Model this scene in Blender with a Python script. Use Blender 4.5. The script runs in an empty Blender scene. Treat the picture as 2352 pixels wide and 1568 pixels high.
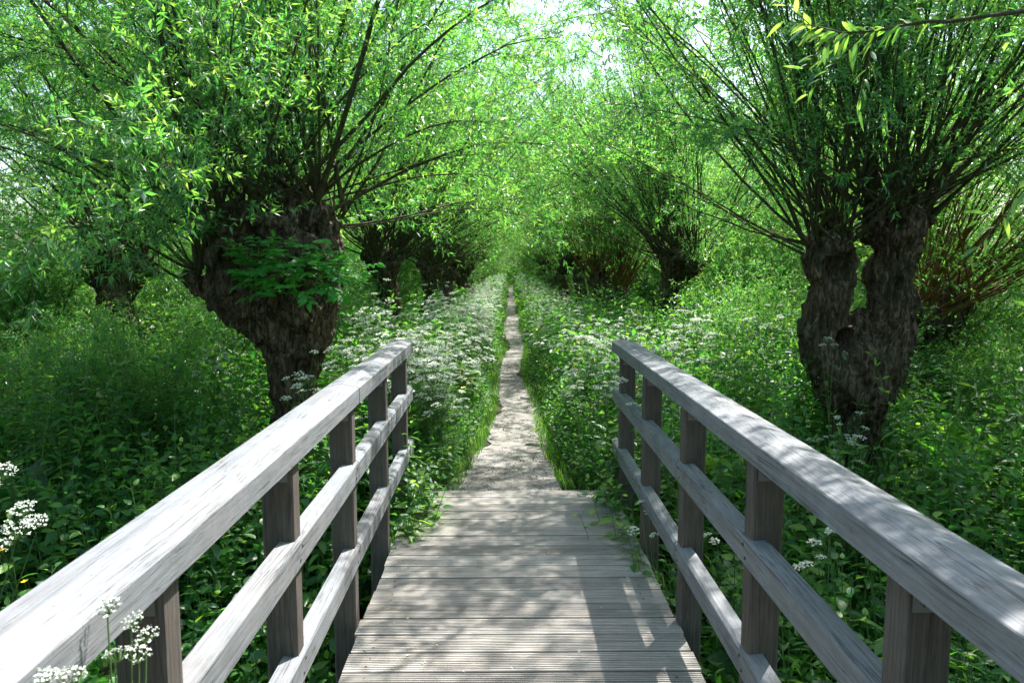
import bpy, bmesh, math
import numpy as np
from mathutils import Vector, Matrix, Euler
R = math.radians
SC = bpy.context.scene
COL = SC.collection

# ------------------------------------------------------------------ camera, world, sun
FPX = 1699.0                      # focal length in pixels of a 2352 px wide picture
PITCH, YAW, EYE = R(6.01), R(-0.6), 1.6
cam_d = bpy.data.cameras.new("camera"); cam = bpy.data.objects.new("camera", cam_d); COL.objects.link(cam)
cam_d.sensor_width = 36; cam_d.lens = 36*FPX/2352
cam_d.clip_start = .05; cam_d.clip_end = 500
cam.location = (0, 0, EYE); cam.rotation_euler = (R(90)-PITCH, 0, YAW)
cam_d.dof.use_dof = True; cam_d.dof.focus_distance = 6.0; cam_d.dof.aperture_fstop = 9
SC.camera = cam

SUNV = Vector((.355, .50, 1.0)).normalized()
world = bpy.data.worlds.new("World"); SC.world = world; world.use_nodes = True
wt = world.node_tree; wt.nodes.clear()
sky = wt.nodes.new("ShaderNodeTexSky"); sky.sky_type = 'NISHITA'; sky.sun_disc = False
sky.sun_elevation = math.asin(SUNV.z); sky.sun_rotation = math.atan2(SUNV.x, SUNV.y)
sky.air_density = 1.0; sky.dust_density = 2.5; sky.ozone_density = 1.0
bg = wt.nodes.new("ShaderNodeBackground"); bg.inputs[1].default_value = .15
wo = wt.nodes.new("ShaderNodeOutputWorld")
wt.links.new(sky.outputs[0], bg.inputs[0]); wt.links.new(bg.outputs[0], wo.inputs[0])
sun_d = bpy.data.lights.new("sun", 'SUN'); sun = bpy.data.objects.new("sun", sun_d); COL.objects.link(sun)
sun_d.energy = 5.0; sun_d.angle = R(.55); sun_d.color = (1, .965, .91)
sun.rotation_euler = SUNV.to_track_quat('Z', 'Y').to_euler(); sun.location = (10, 14, 30)
SC.view_settings.view_transform = 'Standard'; SC.view_settings.look = 'None'
SC.view_settings.exposure = 1.6; SC.view_settings.gamma = 1
SC.render.engine = 'CYCLES'
cy = SC.cycles
cy.max_bounces = 10; cy.diffuse_bounces = 8; cy.glossy_bounces = 2; cy.transmission_bounces = 4
cy.transparent_max_bounces = 4; cy.caustics_reflective = False; cy.caustics_refractive = False
cy.sample_clamp_indirect = 6; cy.use_denoising = True
try:
    cy.denoiser = 'OPENIMAGEDENOISE'; cy.denoising_input_passes = 'RGB_ALBEDO_NORMAL'; cy.denoising_prefilter = 'ACCURATE'
except Exception: pass

CAMROT = np.array(Euler((R(90)-PITCH, 0, YAW)).to_matrix())
def D(px, py, Y):
    """world point at depth Y seen at the 2352x1568 picture position px, py"""
    d = CAMROT @ np.array([(px-1176)/FPX, (784-py)/FPX, -1.0])
    return np.array([0, 0, EYE]) + d*(Y/d[1])

# ------------------------------------------------------------------ numpy noise
def _h(i, j, k, s):
    n = (i*374761393 + j*668265263 + k*2147483647 + s*974634777) & 0xffffffff
    n = ((n ^ (n >> 13))*1274126177) & 0xffffffff
    n = n ^ (n >> 16)
    return (n & 0xffff)/65535.0
def vnoise(p, s=0):
    p = np.asarray(p, float); f = np.floor(p); i = f.astype(np.int64); t = p-f; t = t*t*(3-2*t)
    o = 0
    for a in (0, 1):
        for b in (0, 1):
            for c in (0, 1):
                w = (t[:, 0] if a else 1-t[:, 0])*(t[:, 1] if b else 1-t[:, 1])*(t[:, 2] if c else 1-t[:, 2])
                o = o + w*_h(i[:, 0]+a, i[:, 1]+b, i[:, 2]+c, s)
    return o*2-1
def fbm(p, s=0, o=4):
    r = 0; a = .5
    for k in range(o):
        r = r + a*vnoise(p*(2**k), s+k); a *= .5
    return r
def sstep(a, b, x):
    t = np.clip((x-a)/(b-a), 0, 1); return t*t*(3-2*t)

# ------------------------------------------------------------------ mesh helpers
class MB:
    def __init__(s): s.v = []; s.f = []; s.r = []; s.n = 0
    def add(s, V, F, r=None):
        V = np.asarray(V, float).reshape(-1, 3)
        s.v.append(V); s.f.append(np.asarray(F, np.int64)+s.n); s.n += len(V)
        s.r.append(np.full(len(V), .5) if r is None else np.broadcast_to(np.asarray(r, float), (len(V),)))
    def mesh(s, name, mat, smooth=False):
        me = bpy.data.meshes.new(name)
        V = np.concatenate(s.v).astype(np.float32)
        me.vertices.add(len(V)); me.vertices.foreach_set('co', V.ravel())
        lens = np.concatenate([np.full(len(f), f.shape[1], np.int32) for f in s.f])
        loops = np.concatenate([f.ravel() for f in s.f]).astype(np.int32)
        me.loops.add(len(loops)); me.loops.foreach_set('vertex_index', loops)
        me.polygons.add(len(lens))
        st = np.zeros(len(lens), np.int32); st[1:] = np.cumsum(lens)[:-1]
        me.polygons.foreach_set('loop_start', st)
        me.polygons.foreach_set('use_smooth', np.full(len(lens), bool(smooth)))
        at = me.attributes.new('rnd', 'FLOAT', 'POINT'); at.data.foreach_set('value', np.concatenate(s.r).astype(np.float32))
        me.update(calc_edges=True)
        if mat: me.materials.append(mat)
        return me
    def obj(s, name, mat, parent=None, smooth=False):
        o = bpy.data.objects.new(name, s.mesh(name, mat, smooth)); COL.objects.link(o)
        if parent: o.parent = parent
        return o
def tag(o, label=None, cat=None, group=None, kind=None):
    if label: o['label'] = label
    if cat: o['category'] = cat
    if group: o['group'] = group
    if kind: o['kind'] = kind
    return o
def empty(name, loc=(0, 0, 0), rz=0.0):
    o = bpy.data.objects.new(name, None); COL.objects.link(o); o.location = loc; o.rotation_euler = (0, 0, rz)
    o.empty_display_size = .2
    return o
def link(name, me, parent):
    o = bpy.data.objects.new(name, me); COL.objects.link(o); o.parent = parent; return o
def nrm(a): return a/np.maximum(np.linalg.norm(a, axis=-1, keepdims=True), 1e-9)

def tubes(mb, P, Rr, S=5, r=.5):
    """P (N,K,3) polylines, Rr (N,K) radii"""
    P = np.asarray(P, float); Rr = np.asarray(Rr, float); N, K = P.shape[:2]
    T = nrm(np.gradient(P, axis=1))
    ref = np.where(np.abs(T[:, :1, 2:3]) > .9, np.array([1., 0, 0]), np.array([0, 0, 1.]))
    ref = np.broadcast_to(ref, T.shape)
    A = nrm(np.cross(T, ref)); B = np.cross(T, A)
    th = np.arange(S)*2*np.pi/S
    V = P[:, :, None]+Rr[:, :, None, None]*(A[:, :, None]*np.cos(th)[:, None]+B[:, :, None]*np.sin(th)[:, None])
    n = np.arange(N)[:, None, None]*K*S; k = np.arange(K-1)[None, :, None]*S; s_ = np.arange(S)[None, None, :]
    a = n+k+s_; b = n+k+(s_+1) % S
    F = np.stack([a, b, b+S, a+S], -1).reshape(-1, 4)
    mb.add(V, F, np.repeat(np.broadcast_to(r, (N,)), K*S))

# leaf templates: x across (width 1), y along (length 1), z up
T_LANCE = (np.array([(0, 0, 0), (-.5, .38, .16), (0, .42, 0), (.5, .38, .16), (0, 1, -.18)]), np.array([(0, 2, 4, 1), (0, 3, 4, 2)]))
T_OVATE = (np.array([(0, 0, 0), (-.42, .18, .10), (-.5, .42, .10), (0, .4, 0), (.42, .18, .10), (.5, .42, .10), (-.26, .74, .02), (.26, .74, .02), (0, .72, -.06), (0, 1, -.22)]),
           np.array([(0, 3, 2, 1), (0, 4, 5, 3), (3, 8, 6, 2), (3, 5, 7, 8)])), np.array([(8, 9, 6), (8, 7, 9)])
def leaves(mb, P, Dr, L, W, rng, up=.6, tmpl='lance', r=None):
    """P (N,3) roots, Dr (N,3) directions, L lengths, W widths"""
    N = len(P)
    Dr = nrm(Dr); U = nrm(np.array([0, 0, 1.])*up+rng.normal(size=(N, 3))*.5)
    Sx = nrm(np.cross(Dr, U)); Nz = np.cross(Sx, Dr)
    if tmpl == 'lance': (tv, fs) = T_LANCE; fl = [fs]
    else: (tv, f1), f2 = T_OVATE; fl = [f1, f2]
    V = P[:, None]+Sx[:, None]*(tv[:, 0][None, :, None]*W[:, None, None])+Dr[:, None]*(tv[:, 1][None, :, None]*L[:, None, None])+Nz[:, None]*(tv[:, 2][None, :, None]*W[:, None, None]*rng.uniform(.3, 1.6, (N, 1, 1)))
    # droop along the leaf
    V[:, :, 2] -= (tv[:, 1]**2)[None]*L[:, None]*rng.uniform(0, .25, (N, 1))
    k = len(tv); off = (np.arange(N)*k)[:, None, None]
    rr = rng.random(N) if r is None else r
    base = mb.n
    mb.add(V, (fl[0][None]+off).reshape(-1, fl[0].shape[1]), np.repeat(rr, k))
    for f in fl[1:]:
        mb.f.append((f[None]+off).reshape(-1, f.shape[1])+base)

# ------------------------------------------------------------------ materials
def newmat(name):
    m = bpy.data.materials.new(name); m.use_nodes = True; t = m.node_tree; t.nodes.clear()
    out = t.nodes.new('ShaderNodeOutputMaterial')
    return m, t, out
def N(t, kind, **kw):
    n = t.nodes.new(kind)
    for k, v in kw.items(): setattr(n, k, v)
    return n
def ramp(t, fac, stops, interp='LINEAR'):
    r = t.nodes.new('ShaderNodeValToRGB'); r.color_ramp.interpolation = interp
    e = r.color_ramp.elements
    while len(e) < len(stops): e.new(.5)
    for x, (p, c) in zip(e, stops): x.position = p; x.color = (*c, 1)
    t.links.new(fac, r.inputs[0]); return r
def leafmat(name, stops, trans, under=None, tw=.5, rough=.42, spec=.5):
    m, t, out = newmat(name); L = t.links.new
    at = N(t, 'ShaderNodeAttribute', attribute_name='rnd')
    c = ramp(t, at.outputs['Fac'], stops); col = c.outputs[0]
    if under:
        g = N(t, 'ShaderNodeNewGeometry'); mx = N(t, 'ShaderNodeMix', data_type='RGBA')
        L(g.outputs['Backfacing'], mx.inputs[0]); L(col, mx.inputs[6]); mx.inputs[7].default_value = (*under, 1); col = mx.outputs[2]
    p = N(t, 'ShaderNodeBsdfPrincipled'); L(col, p.inputs['Base Color']); p.inputs['Roughness'].default_value = rough
    p.inputs['Specular IOR Level'].default_value = spec
    tr = N(t, 'ShaderNodeBsdfTranslucent')
    c2 = ramp(t, at.outputs['Fac'], trans); L(c2.outputs[0], tr.inputs[0])
    ms = N(t, 'ShaderNodeMixShader'); ms.inputs[0].default_value = tw
    L(p.outputs[0], ms.inputs[1]); L(tr.outputs[0], ms.inputs[2]); L(ms.outputs[0], out.inputs[0])
    return m
M = {}
M['willow'] = leafmat('willow_leaf', [(0, (.032, .125, .062)), (.5, (.052, .18, .065)), (.85, (.09, .24, .06)), (1, (.16, .30, .06))],
                      [(0, (.08, .42, .055)), (.5, (.20, .62, .06)), (.85, (.44, .80, .08)), (1, (.60, .86, .13))], under=(.17, .27, .22), tw=.48, rough=.33, spec=.65)
M['herb'] = leafmat('herb_leaf', [(0, (.014, .075, .030)), (.5, (.045, .15, .035)), (1, (.13, .27, .045))],
                    [(0, (.04, .30, .03)), (.5, (.17, .56, .04)), (1, (.50, .80, .06))], under=(.08, .16, .09), tw=.45)
M['grass'] = leafmat('grass_blade', [(0, (.03, .10, .018)), (.7, (.06, .17, .022)), (1, (.18, .24, .06))],
                     [(0, (.07, .30, .015)), (.7, (.18, .50, .02)), (1, (.4, .55, .08))], tw=.45)
M['elder'] = leafmat('elder_leaf', [(0, (.03, .17, .04)), (1, (.07, .27, .05))], [(0, (.08, .55, .04)), (1, (.24, .75, .05))], tw=.45)
M['petal'] = leafmat('white_petal', [(0, (.62, .68, .60)), (1, (.84, .86, .80))], [(0, (.6, .68, .5)), (1, (.8, .84, .7))], tw=.3, rough=.6, spec=.2)
M['yellow'] = leafmat('yellow_petal', [(0, (.8, .45, .01)), (1, (.85, .6, .02))], [(0, (.8, .5, .01)), (1, (.9, .6, .02))], tw=.3, rough=.35)
M['stem'] = leafmat('green_stem', [(0, (.06, .14, .03)), (1, (.12, .20, .06))], [(0, (.1, .3, .02)), (1, (.15, .35, .03))], tw=.15)
M['litter'] = leafmat('leaf_litter', [(0, (.30, .26, .12)), (.5, (.5, .52, .3)), (1, (.6, .58, .5))], [(0, (.3, .25, .1)), (1, (.4, .4, .2))], tw=.2, rough=.7)

def texco(t, scale, obj=True):
    tc = N(t, 'ShaderNodeTexCoord'); mp = N(t, 'ShaderNodeMapping'); mp.inputs['Scale'].default_value = scale
    t.links.new(tc.outputs['Object'], mp.inputs[0]); return mp.outputs[0]
def noise(t, vec, scale, detail=6, rough=.6, dist=0):
    n = N(t, 'ShaderNodeTexNoise'); n.inputs['Scale'].default_value = scale; n.inputs['Detail'].default_value = detail
    n.inputs['Roughness'].default_value = rough; n.inputs['Distortion'].default_value = dist
    t.links.new(vec, n.inputs['Vector']); return n.outputs['Fac']
def mixc(t, fac, a, b, mode='MIX'):
    m = N(t, 'ShaderNodeMix', data_type='RGBA', blend_type=mode)
    for s_, i in ((fac, 0), (a, 6), (b, 7)):
        if hasattr(s_, 'links'): t.links.new(s_, m.inputs[i])
        else: m.inputs[i].default_value = s_ if i == 0 else (*s_, 1)
    return m.outputs[2]
def bump(t, h, strength, dist, normal=None):
    b = N(t, 'ShaderNodeBump'); b.inputs['Strength'].default_value = strength; b.inputs['Distance'].default_value = dist
    t.links.new(h, b.inputs['Height'])
    if normal: t.links.new(normal, b.inputs['Normal'])
    return b.outputs[0]
def math_(t, op, a, b=None, clamp=False):
    m = N(t, 'ShaderNodeMath', operation=op, use_clamp=clamp)
    for s_, i in ((a, 0), (b, 1)):
        if s_ is None: continue
        if hasattr(s_, 'links'): t.links.new(s_, m.inputs[i])
        else: m.inputs[i].default_value = s_
    return m.outputs[0]
def woodmat(name, axis, lo, hi, crack=True, brown=.25, speck=.5, brownc=(.20, .16, .13)):
    m, t, out = newmat(name); L = t.links.new
    def sc(along, across):
        return tuple(along if i == axis else across for i in range(3))
    grain = noise(t, texco(t, sc(3.0, 130)), 1, 6, .7, .3)
    fine = noise(t, texco(t, sc(14, 330)), 1, 4, .65)
    cloud = noise(t, texco(t, (1, 1, 1)), 7, 5, .65)
    blot = noise(t, texco(t, sc(1.6, 6)), 1.3, 5, .65)
    spots = noise(t, texco(t, (1, 1, 1)), 95, 4, .7)
    c = mixc(t, ramp(t, grain, [(.22, (0, 0, 0)), (.70, (1, 1, 1))]).outputs[0], lo, hi)
    c = mixc(t, .6, c, ramp(t, cloud, [(.3, (.70, .70, .72)), (.5, (1, 1, 1)), (.7, (1.22, 1.22, 1.24))]).outputs[0], 'MULTIPLY')
    c = mixc(t, .5, c, ramp(t, fine, [(.3, (.55, .55, .55)), (.7, (1.35, 1.35, 1.35))]).outputs[0], 'MULTIPLY')
    c = mixc(t, ramp(t, blot, [(.45, (0, 0, 0)), (.7, (brown,)*3)]).outputs[0], c, brownc)
    c = mixc(t, ramp(t, spots, [(.60, (0, 0, 0)), (.72, (speck,)*3)]).outputs[0], c, (.06, .06, .06))
    at = N(t, 'ShaderNodeAttribute', attribute_name='rnd')
    c = mixc(t, 1.0, c, ramp(t, at.outputs['Fac'], [(0, (.78, .78, .77)), (1, (1.22, 1.21, 1.2))]).outputs[0], 'MULTIPLY')
    h = math_(t, 'ADD', math_(t, 'MULTIPLY', grain, .5), math_(t, 'MULTIPLY', fine, .5))
    if crack:
        for a_, b_, wd, sd in ((.7, 34, .014, 1.2), (1.4, 70, .022, .8)):
            cr = noise(t, texco(t, sc(a_, b_)), 1, 3, .5, sd)
            msk = noise(t, texco(t, sc(a_*.9, 7)), 2, 2, .5)
            line = ramp(t, cr, [(.49-wd, (0, 0, 0)), (.49, (1, 1, 1)), (.49+wd, (0, 0, 0))]).outputs[0]
            line = math_(t, 'MULTIPLY', line, ramp(t, msk, [(.42, (0, 0, 0)), (.54, (1, 1, 1))]).outputs[0])
            c = mixc(t, math_(t, 'MULTIPLY', line, .8), c, (.03, .03, .03))
            h = math_(t, 'SUBTRACT', h, math_(t, 'MULTIPLY', line, .8))
    p = N(t, 'ShaderNodeBsdfPrincipled'); L(c, p.inputs['Base Color']); p.inputs['Roughness'].default_value = .75
    p.inputs['Specular IOR Level'].default_value = .3
    L(bump(t, h, .35, .003), p.inputs['Normal']); L(p.outputs[0], out.inputs[0])
    return m
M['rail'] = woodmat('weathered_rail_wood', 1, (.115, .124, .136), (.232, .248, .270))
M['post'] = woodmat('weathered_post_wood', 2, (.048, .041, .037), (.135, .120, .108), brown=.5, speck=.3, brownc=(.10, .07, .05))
M['deck'] = woodmat('weathered_deck_wood', 0, (.17, .158, .142), (.41, .388, .358), crack=False, brown=.25)
def plain(name, col, rough=.5, metal=0, spec=.5):
    m, t, out = newmat(name)
    n = noise(t, texco(t, (1, 1, 1)), 30, 4)
    c = mixc(t, n, tuple(x*.7 for x in col), tuple(min(1, x*1.25) for x in col))
    p = N(t, 'ShaderNodeBsdfPrincipled'); t.links.new(c, p.inputs['Base Color'])
    p.inputs['Roughness'].default_value = rough; p.inputs['Metallic'].default_value = metal; p.inputs['Specular IOR Level'].default_value = spec
    t.links.new(p.outputs[0], out.inputs[0]); return m
M['screw'] = plain('rusty_screw', (.06, .045, .035), .6, .3)
M['metal'] = plain('galvanised_metal', (.19, .20, .20), .6, .5)
def barkmat(name, lo, mid, hi, zs=2.0):
    m, t, out = newmat(name); L = t.links.new
    v = texco(t, (22, 22, zs*2.5))
    a = noise(t, v, 1, 8, .7, 1.0)
    b = noise(t, texco(t, (1, 1, 1)), 3.2, 5, .6)
    f = noise(t, texco(t, (60, 60, 22)), 1, 5, .7)
    c = ramp(t, a, [(.36, lo), (.5, mid), (.66, hi)]).outputs[0]
    c = mixc(t, ramp(t, b, [(.5, (0, 0, 0)), (.68, (.5, .5, .5))]).outputs[0], c, (.06, .075, .03))
    c = mixc(t, .6, c, ramp(t, f, [(.3, (.5, .5, .5)), (.7, (1.35, 1.3, 1.25))]).outputs[0], 'MULTIPLY')
    p = N(t, 'ShaderNodeBsdfPrincipled'); L(c, p.inputs['Base Color']); p.inputs['Roughness'].default_value = .85
    p.inputs['Specular IOR Level'].default_value = .25
    h = math_(t, 'ADD', math_(t, 'MULTIPLY', a, .7), math_(t, 'MULTIPLY', f, .3))
    L(bump(t, h, .9, .03), p.inputs['Normal']); L(p.outputs[0], out.inputs[0]); return m
M['bark'] = barkmat('gnarled_bark', (.010, .007, .005), (.085, .060, .040), (.28, .215, .155))
M['shoot'] = barkmat('shoot_bark', (.045, .045, .022), (.085, .08, .04), (.13, .125, .07))
M['shoot_red'] = barkmat('young_shoot_bark', (.12, .065, .025), (.20, .11, .04), (.26, .16, .06))
def groundmat(name, stops, s1, s2, bd, rough=.95):
    m, t, out = newmat(name); L = t.links.new
    a = noise(t, texco(t, (1, 1, 1)), s1, 8, .7); b = noise(t, texco(t, (1, 1, 1)), s2, 5, .75)
    c = ramp(t, a, stops).outputs[0]
    c = mixc(t, .7, c, ramp(t, b, [(.32, (.45, .43, .4)), (.5, (1, 1, 1)), (.7, (1.3, 1.3, 1.3))]).outputs[0], 'MULTIPLY')
    p = N(t, 'ShaderNodeBsdfPrincipled'); L(c, p.inputs['Base Color']); p.inputs['Roughness'].default_value = rough
    p.inputs['Specular IOR Level'].default_value = .2
    L(bump(t, b, .8, bd), p.inputs['Normal']); L(p.outputs[0], out.inputs[0]); return m
M['soil'] = groundmat('dark_soil', [(.3, (.02, .018, .012)), (.6, (.045, .05, .022)), (.8, (.05, .08, .025))], 2.5, 30, .02)
M['sand'] = groundmat('trodden_sand', [(.3, (.14, .13, .118)), (.5, (.21, .198, .185)), (.7, (.28, .268, .252))], 3.5, 75, .006)
m, t, out = newmat('ditch_water'); p = N(t, 'ShaderNodeBsdfPrincipled'); p.inputs['Base Color'].default_value = (.012, .016, .014, 1)
p.inputs['Roughness'].default_value = .08; t.links.new(bump(t, noise(t, texco(t, (1, 1, 1)), 6, 3), .15, .02), p.inputs['Normal'])
t.links.new(p.outputs[0], out.inputs[0]); M['water'] = m

# ------------------------------------------------------------------ terrain, path, water
DECK_END = 5.11; XL, XR = -.655, .775      # inner faces of the two railings
def xc(y): return .045*np.sin(np.asarray(y)*.9+1)*np.clip((np.asarray(y)-5)/3, 0, 1)+np.interp(y, [5, 7, 10, 14, 28, 50, 70], [.05, .06, .12, .18, .26, .45, .9])
def hw(y): return np.interp(y, [5, 5.6, 6.3, 7.3, 10, 14, 30, 52, 58], [.48, .39, .32, .28, .23, .22, .22, .20, .03])
def H(x, y):
    x = np.asarray(x, float); y = np.asarray(y, float)
    d = np.abs(x-xc(y))
    h = -.03-.27*sstep(.5, 2.0, d)
    p = np.stack(np.broadcast_arrays(x, y, 0*x), -1).reshape(-1, 3)
    h = h + (fbm(p*.6, 3, 3)*.16).reshape(h.shape)*sstep(.6, 2.5, d) + (fbm(p*3, 9, 2)*.02).reshape(h.shape)*sstep(.3, .8, d)
    side = sstep(.56, .72, np.abs(x-.06))
    top = 5.08+side*.55; bot = 4.85*(1-side)+side*4.0
    ditch = (1-sstep(0, 1, (y-bot)/(top-bot)))*sstep(-2.4, -1.2, y)
    return h-ditch*(1.0+np.minimum(h, 0)*.8)
def sheet(name, X, Y, Z, mat):
    ny, nx = X.shape
    V = np.stack([X, Y, Z], -1).reshape(-1, 3)
    i = (np.arange(ny-1)[:, None]*nx+np.arange(nx-1)[None]).ravel()
    mb = MB(); mb.add(V, np.stack([i, i+1, i+nx+1, i+nx], -1)); return mb.obj(name, mat, smooth=True)
gx = np.concatenate([np.linspace(-90, -12, 20), np.linspace(-11, -2.6, 40), np.linspace(-2.5, 2.6, 90), np.linspace(2.7, 11, 40), np.linspace(12, 90, 20)])
gy = np.concatenate([np.linspace(-40, -3, 18), np.linspace(-2.6, 10, 130), np.linspace(10.2, 30, 80), np.linspace(31, 150, 50)])
GX, GY = np.meshgrid(gx, gy)
tag(sheet('ground', GX, GY, H(GX, GY), M['soil']), kind='structure')
py_ = np.concatenate([np.linspace(DECK_END+.004, 14, 120), np.linspace(14.2, 58, 140)])
us = np.linspace(-1, 1, 9)
edge = fbm(np.stack([py_*1.3, 0*py_, 0*py_], -1), 21, 5)*.2; edge2 = fbm(np.stack([py_*1.3, 0*py_+7, 0*py_], -1), 27, 5)*.2
PX = xc(py_)[:, None]+us[None]*(hw(py_)[:, None]+np.where(us[None] < 0, edge[:, None], edge2[:, None])*np.abs(us[None]))
PY = np.repeat(py_[:, None], 9, 1)
pn = fbm(np.stack([PX*5, PY*5, 0*PX], -1).reshape(-1, 3), 5, 3).reshape(PX.shape)*.008
tag(sheet('path', PX, PY, np.maximum(H(PX, PY)+.012, -.045)+pn, M['sand']), kind='structure')
wx, wy = np.meshgrid(np.linspace(-60, 60, 3), np.linspace(-1.9, 5.4, 3))
tag(sheet('water', wx, wy, wx*0-.90, M['water']), kind='structure')

# ------------------------------------------------------------------ footbridge
def prism_y(mb, prof, y0, y1, ny=2, wob=0, seed=0):
    """profile [(x,z)..] (counter-clockwise seen from -y) extruded from y0 to y1"""
    prof = np.array(prof, float); k = len(prof); ys = np.linspace(y0, y1, ny)
    V = np.zeros((ny, k, 3)); V[:, :, 0] = prof[None, :, 0]; V[:, :, 2] = prof[None, :, 1]; V[:, :, 1] = ys[:, None]
    if wob: V[:, :, 0] += np.interp(ys, np.linspace(y0, y1, 6), np.random.default_rng(seed).normal(0, wob, 6))[:, None]
    a = np.arange(k); b = (a+1) % k
    F = np.concatenate([np.stack([i*k+a, i*k+b, (i+1)*k+b, (i+1)*k+a], -1) for i in range(ny-1)])
    mb.add(V, F, .3+.4*((seed*37) % 10)/10); base = mb.n-ny*k
    mb.f.append(np.array([a[::-1]])+base); mb.f.append(np.array([(ny-1)*k+a])+base)
def bevelled(o, w=.0025, seg=1):
    m = o.modifiers.new('bevel', 'BEVEL'); m.width = w; m.segments = seg; m.limit_method = 'ANGLE'; m.angle_limit = R(25)
    return o
bridge = empty('footbridge', (.06, 2, -.12))
tag(bridge, 'weathered grey timber footbridge with ribbed deck and railings on both sides over the ditch', 'footbridge')
def bobj(name, mb, mat, parent=bridge, **k):
    o = mb.obj(name, mat, parent, **k)
    if parent is bridge: o.matrix_parent_inverse = Matrix.Translation(bridge.location).inverted()
    return o
# deck of ribbed planks
mb = MB(); rng = np.random.default_rng(4)
PW = .1330; PITCH_Y = .1468; y = DECK_END
x0, x1 = -.64, .775
ns = 9
while y > -2.2:
    ya = y-PW; zt = rng.normal(0, .0012); tilt = rng.normal(0, .0012)
    prof = [(ya, -.035)]
    nr = 10; rw = PW/nr
    for j in range(nr):
        yy = ya+j*rw
        g = .0038 if j % 5 else .009
        gw = .0038 if j % 5 else .0052
        if j: prof += [(yy, -g), (yy+gw, -g), (yy+gw+.0012, 0)]
        else: prof += [(yy, -.003), (yy+.003, 0)]
        prof += [(yy+rw-.0015, 0)]
    prof += [(y, -.003), (y, -.035)]
    prof = np.array(prof); k = len(prof)
    xa = x0+rng.normal(0, .004); xb = x1+rng.normal(0, .004); xs = np.linspace(xa, xb, ns)
    V = np.zeros((ns, k, 3)); V[:, :, 0] = xs[:, None]; V[:, :, 1] = prof[None, :, 0]; V[:, :, 2] = prof[None, :, 1]+zt
    V[:, :, 2] += (np.linspace(-1, 1, ns)*tilt)[:, None]+rng.normal(0, .0005, (ns, 1))
    a = np.arange(k); b = (a+1) % k
    F = np.concatenate([np.stack([i*k+a, i*k+b, (i+1)*k+b, (i+1)*k+a], -1) for i in range(ns-1)])
    mb.add(V, F[:, ::-1], rng.random()); bs = mb.n-ns*k
    mb.f.append(np.array([a])+bs); mb.f.append(np.array([((ns-1)*k+a)[::-1]])+bs)
    y -= PITCH_Y
deck = bobj('deck', mb, M['deck'])
mb = MB(); y = DECK_END
while y > -2.2:
    for xs_ in (-.55, .67):
        for q in (.28, .72):
            c_ = np.array([xs_+rng.normal(0, .004), y-PW*q, .0012]); th = np.arange(8)*math.pi/4
            mb.add(np.concatenate([[c_], c_+np.stack([np.cos(th)*.0055, np.sin(th)*.0055, 0*th-.001], -1)]), [(0, 1+i, 1+(i+1) % 8) for i in range(8)])
    y -= PITCH_Y
tag(bobj('screws', mb, M['screw']), kind='stuff')
for xa in (-.60, .62):
    mb = MB(); prism_y(mb, [(xa, -.22), (xa+.10, -.22), (xa+.10, -.037), (xa, -.037)], -2.15, DECK_END-.03); bobj('deck_beam', mb, M['post'])
mb = MB(); prism_y(mb, [(-.63, -.5), (.77, -.5), (.77, -.04), (-.63, -.04)], DECK_END-.05, DECK_END-.002); bobj('end_board', mb, M['post'])
HR_T = 1.06
def mir(prof, s): return [(s*x, z) for x, z in (prof if s > 0 else prof[::-1])]
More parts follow.
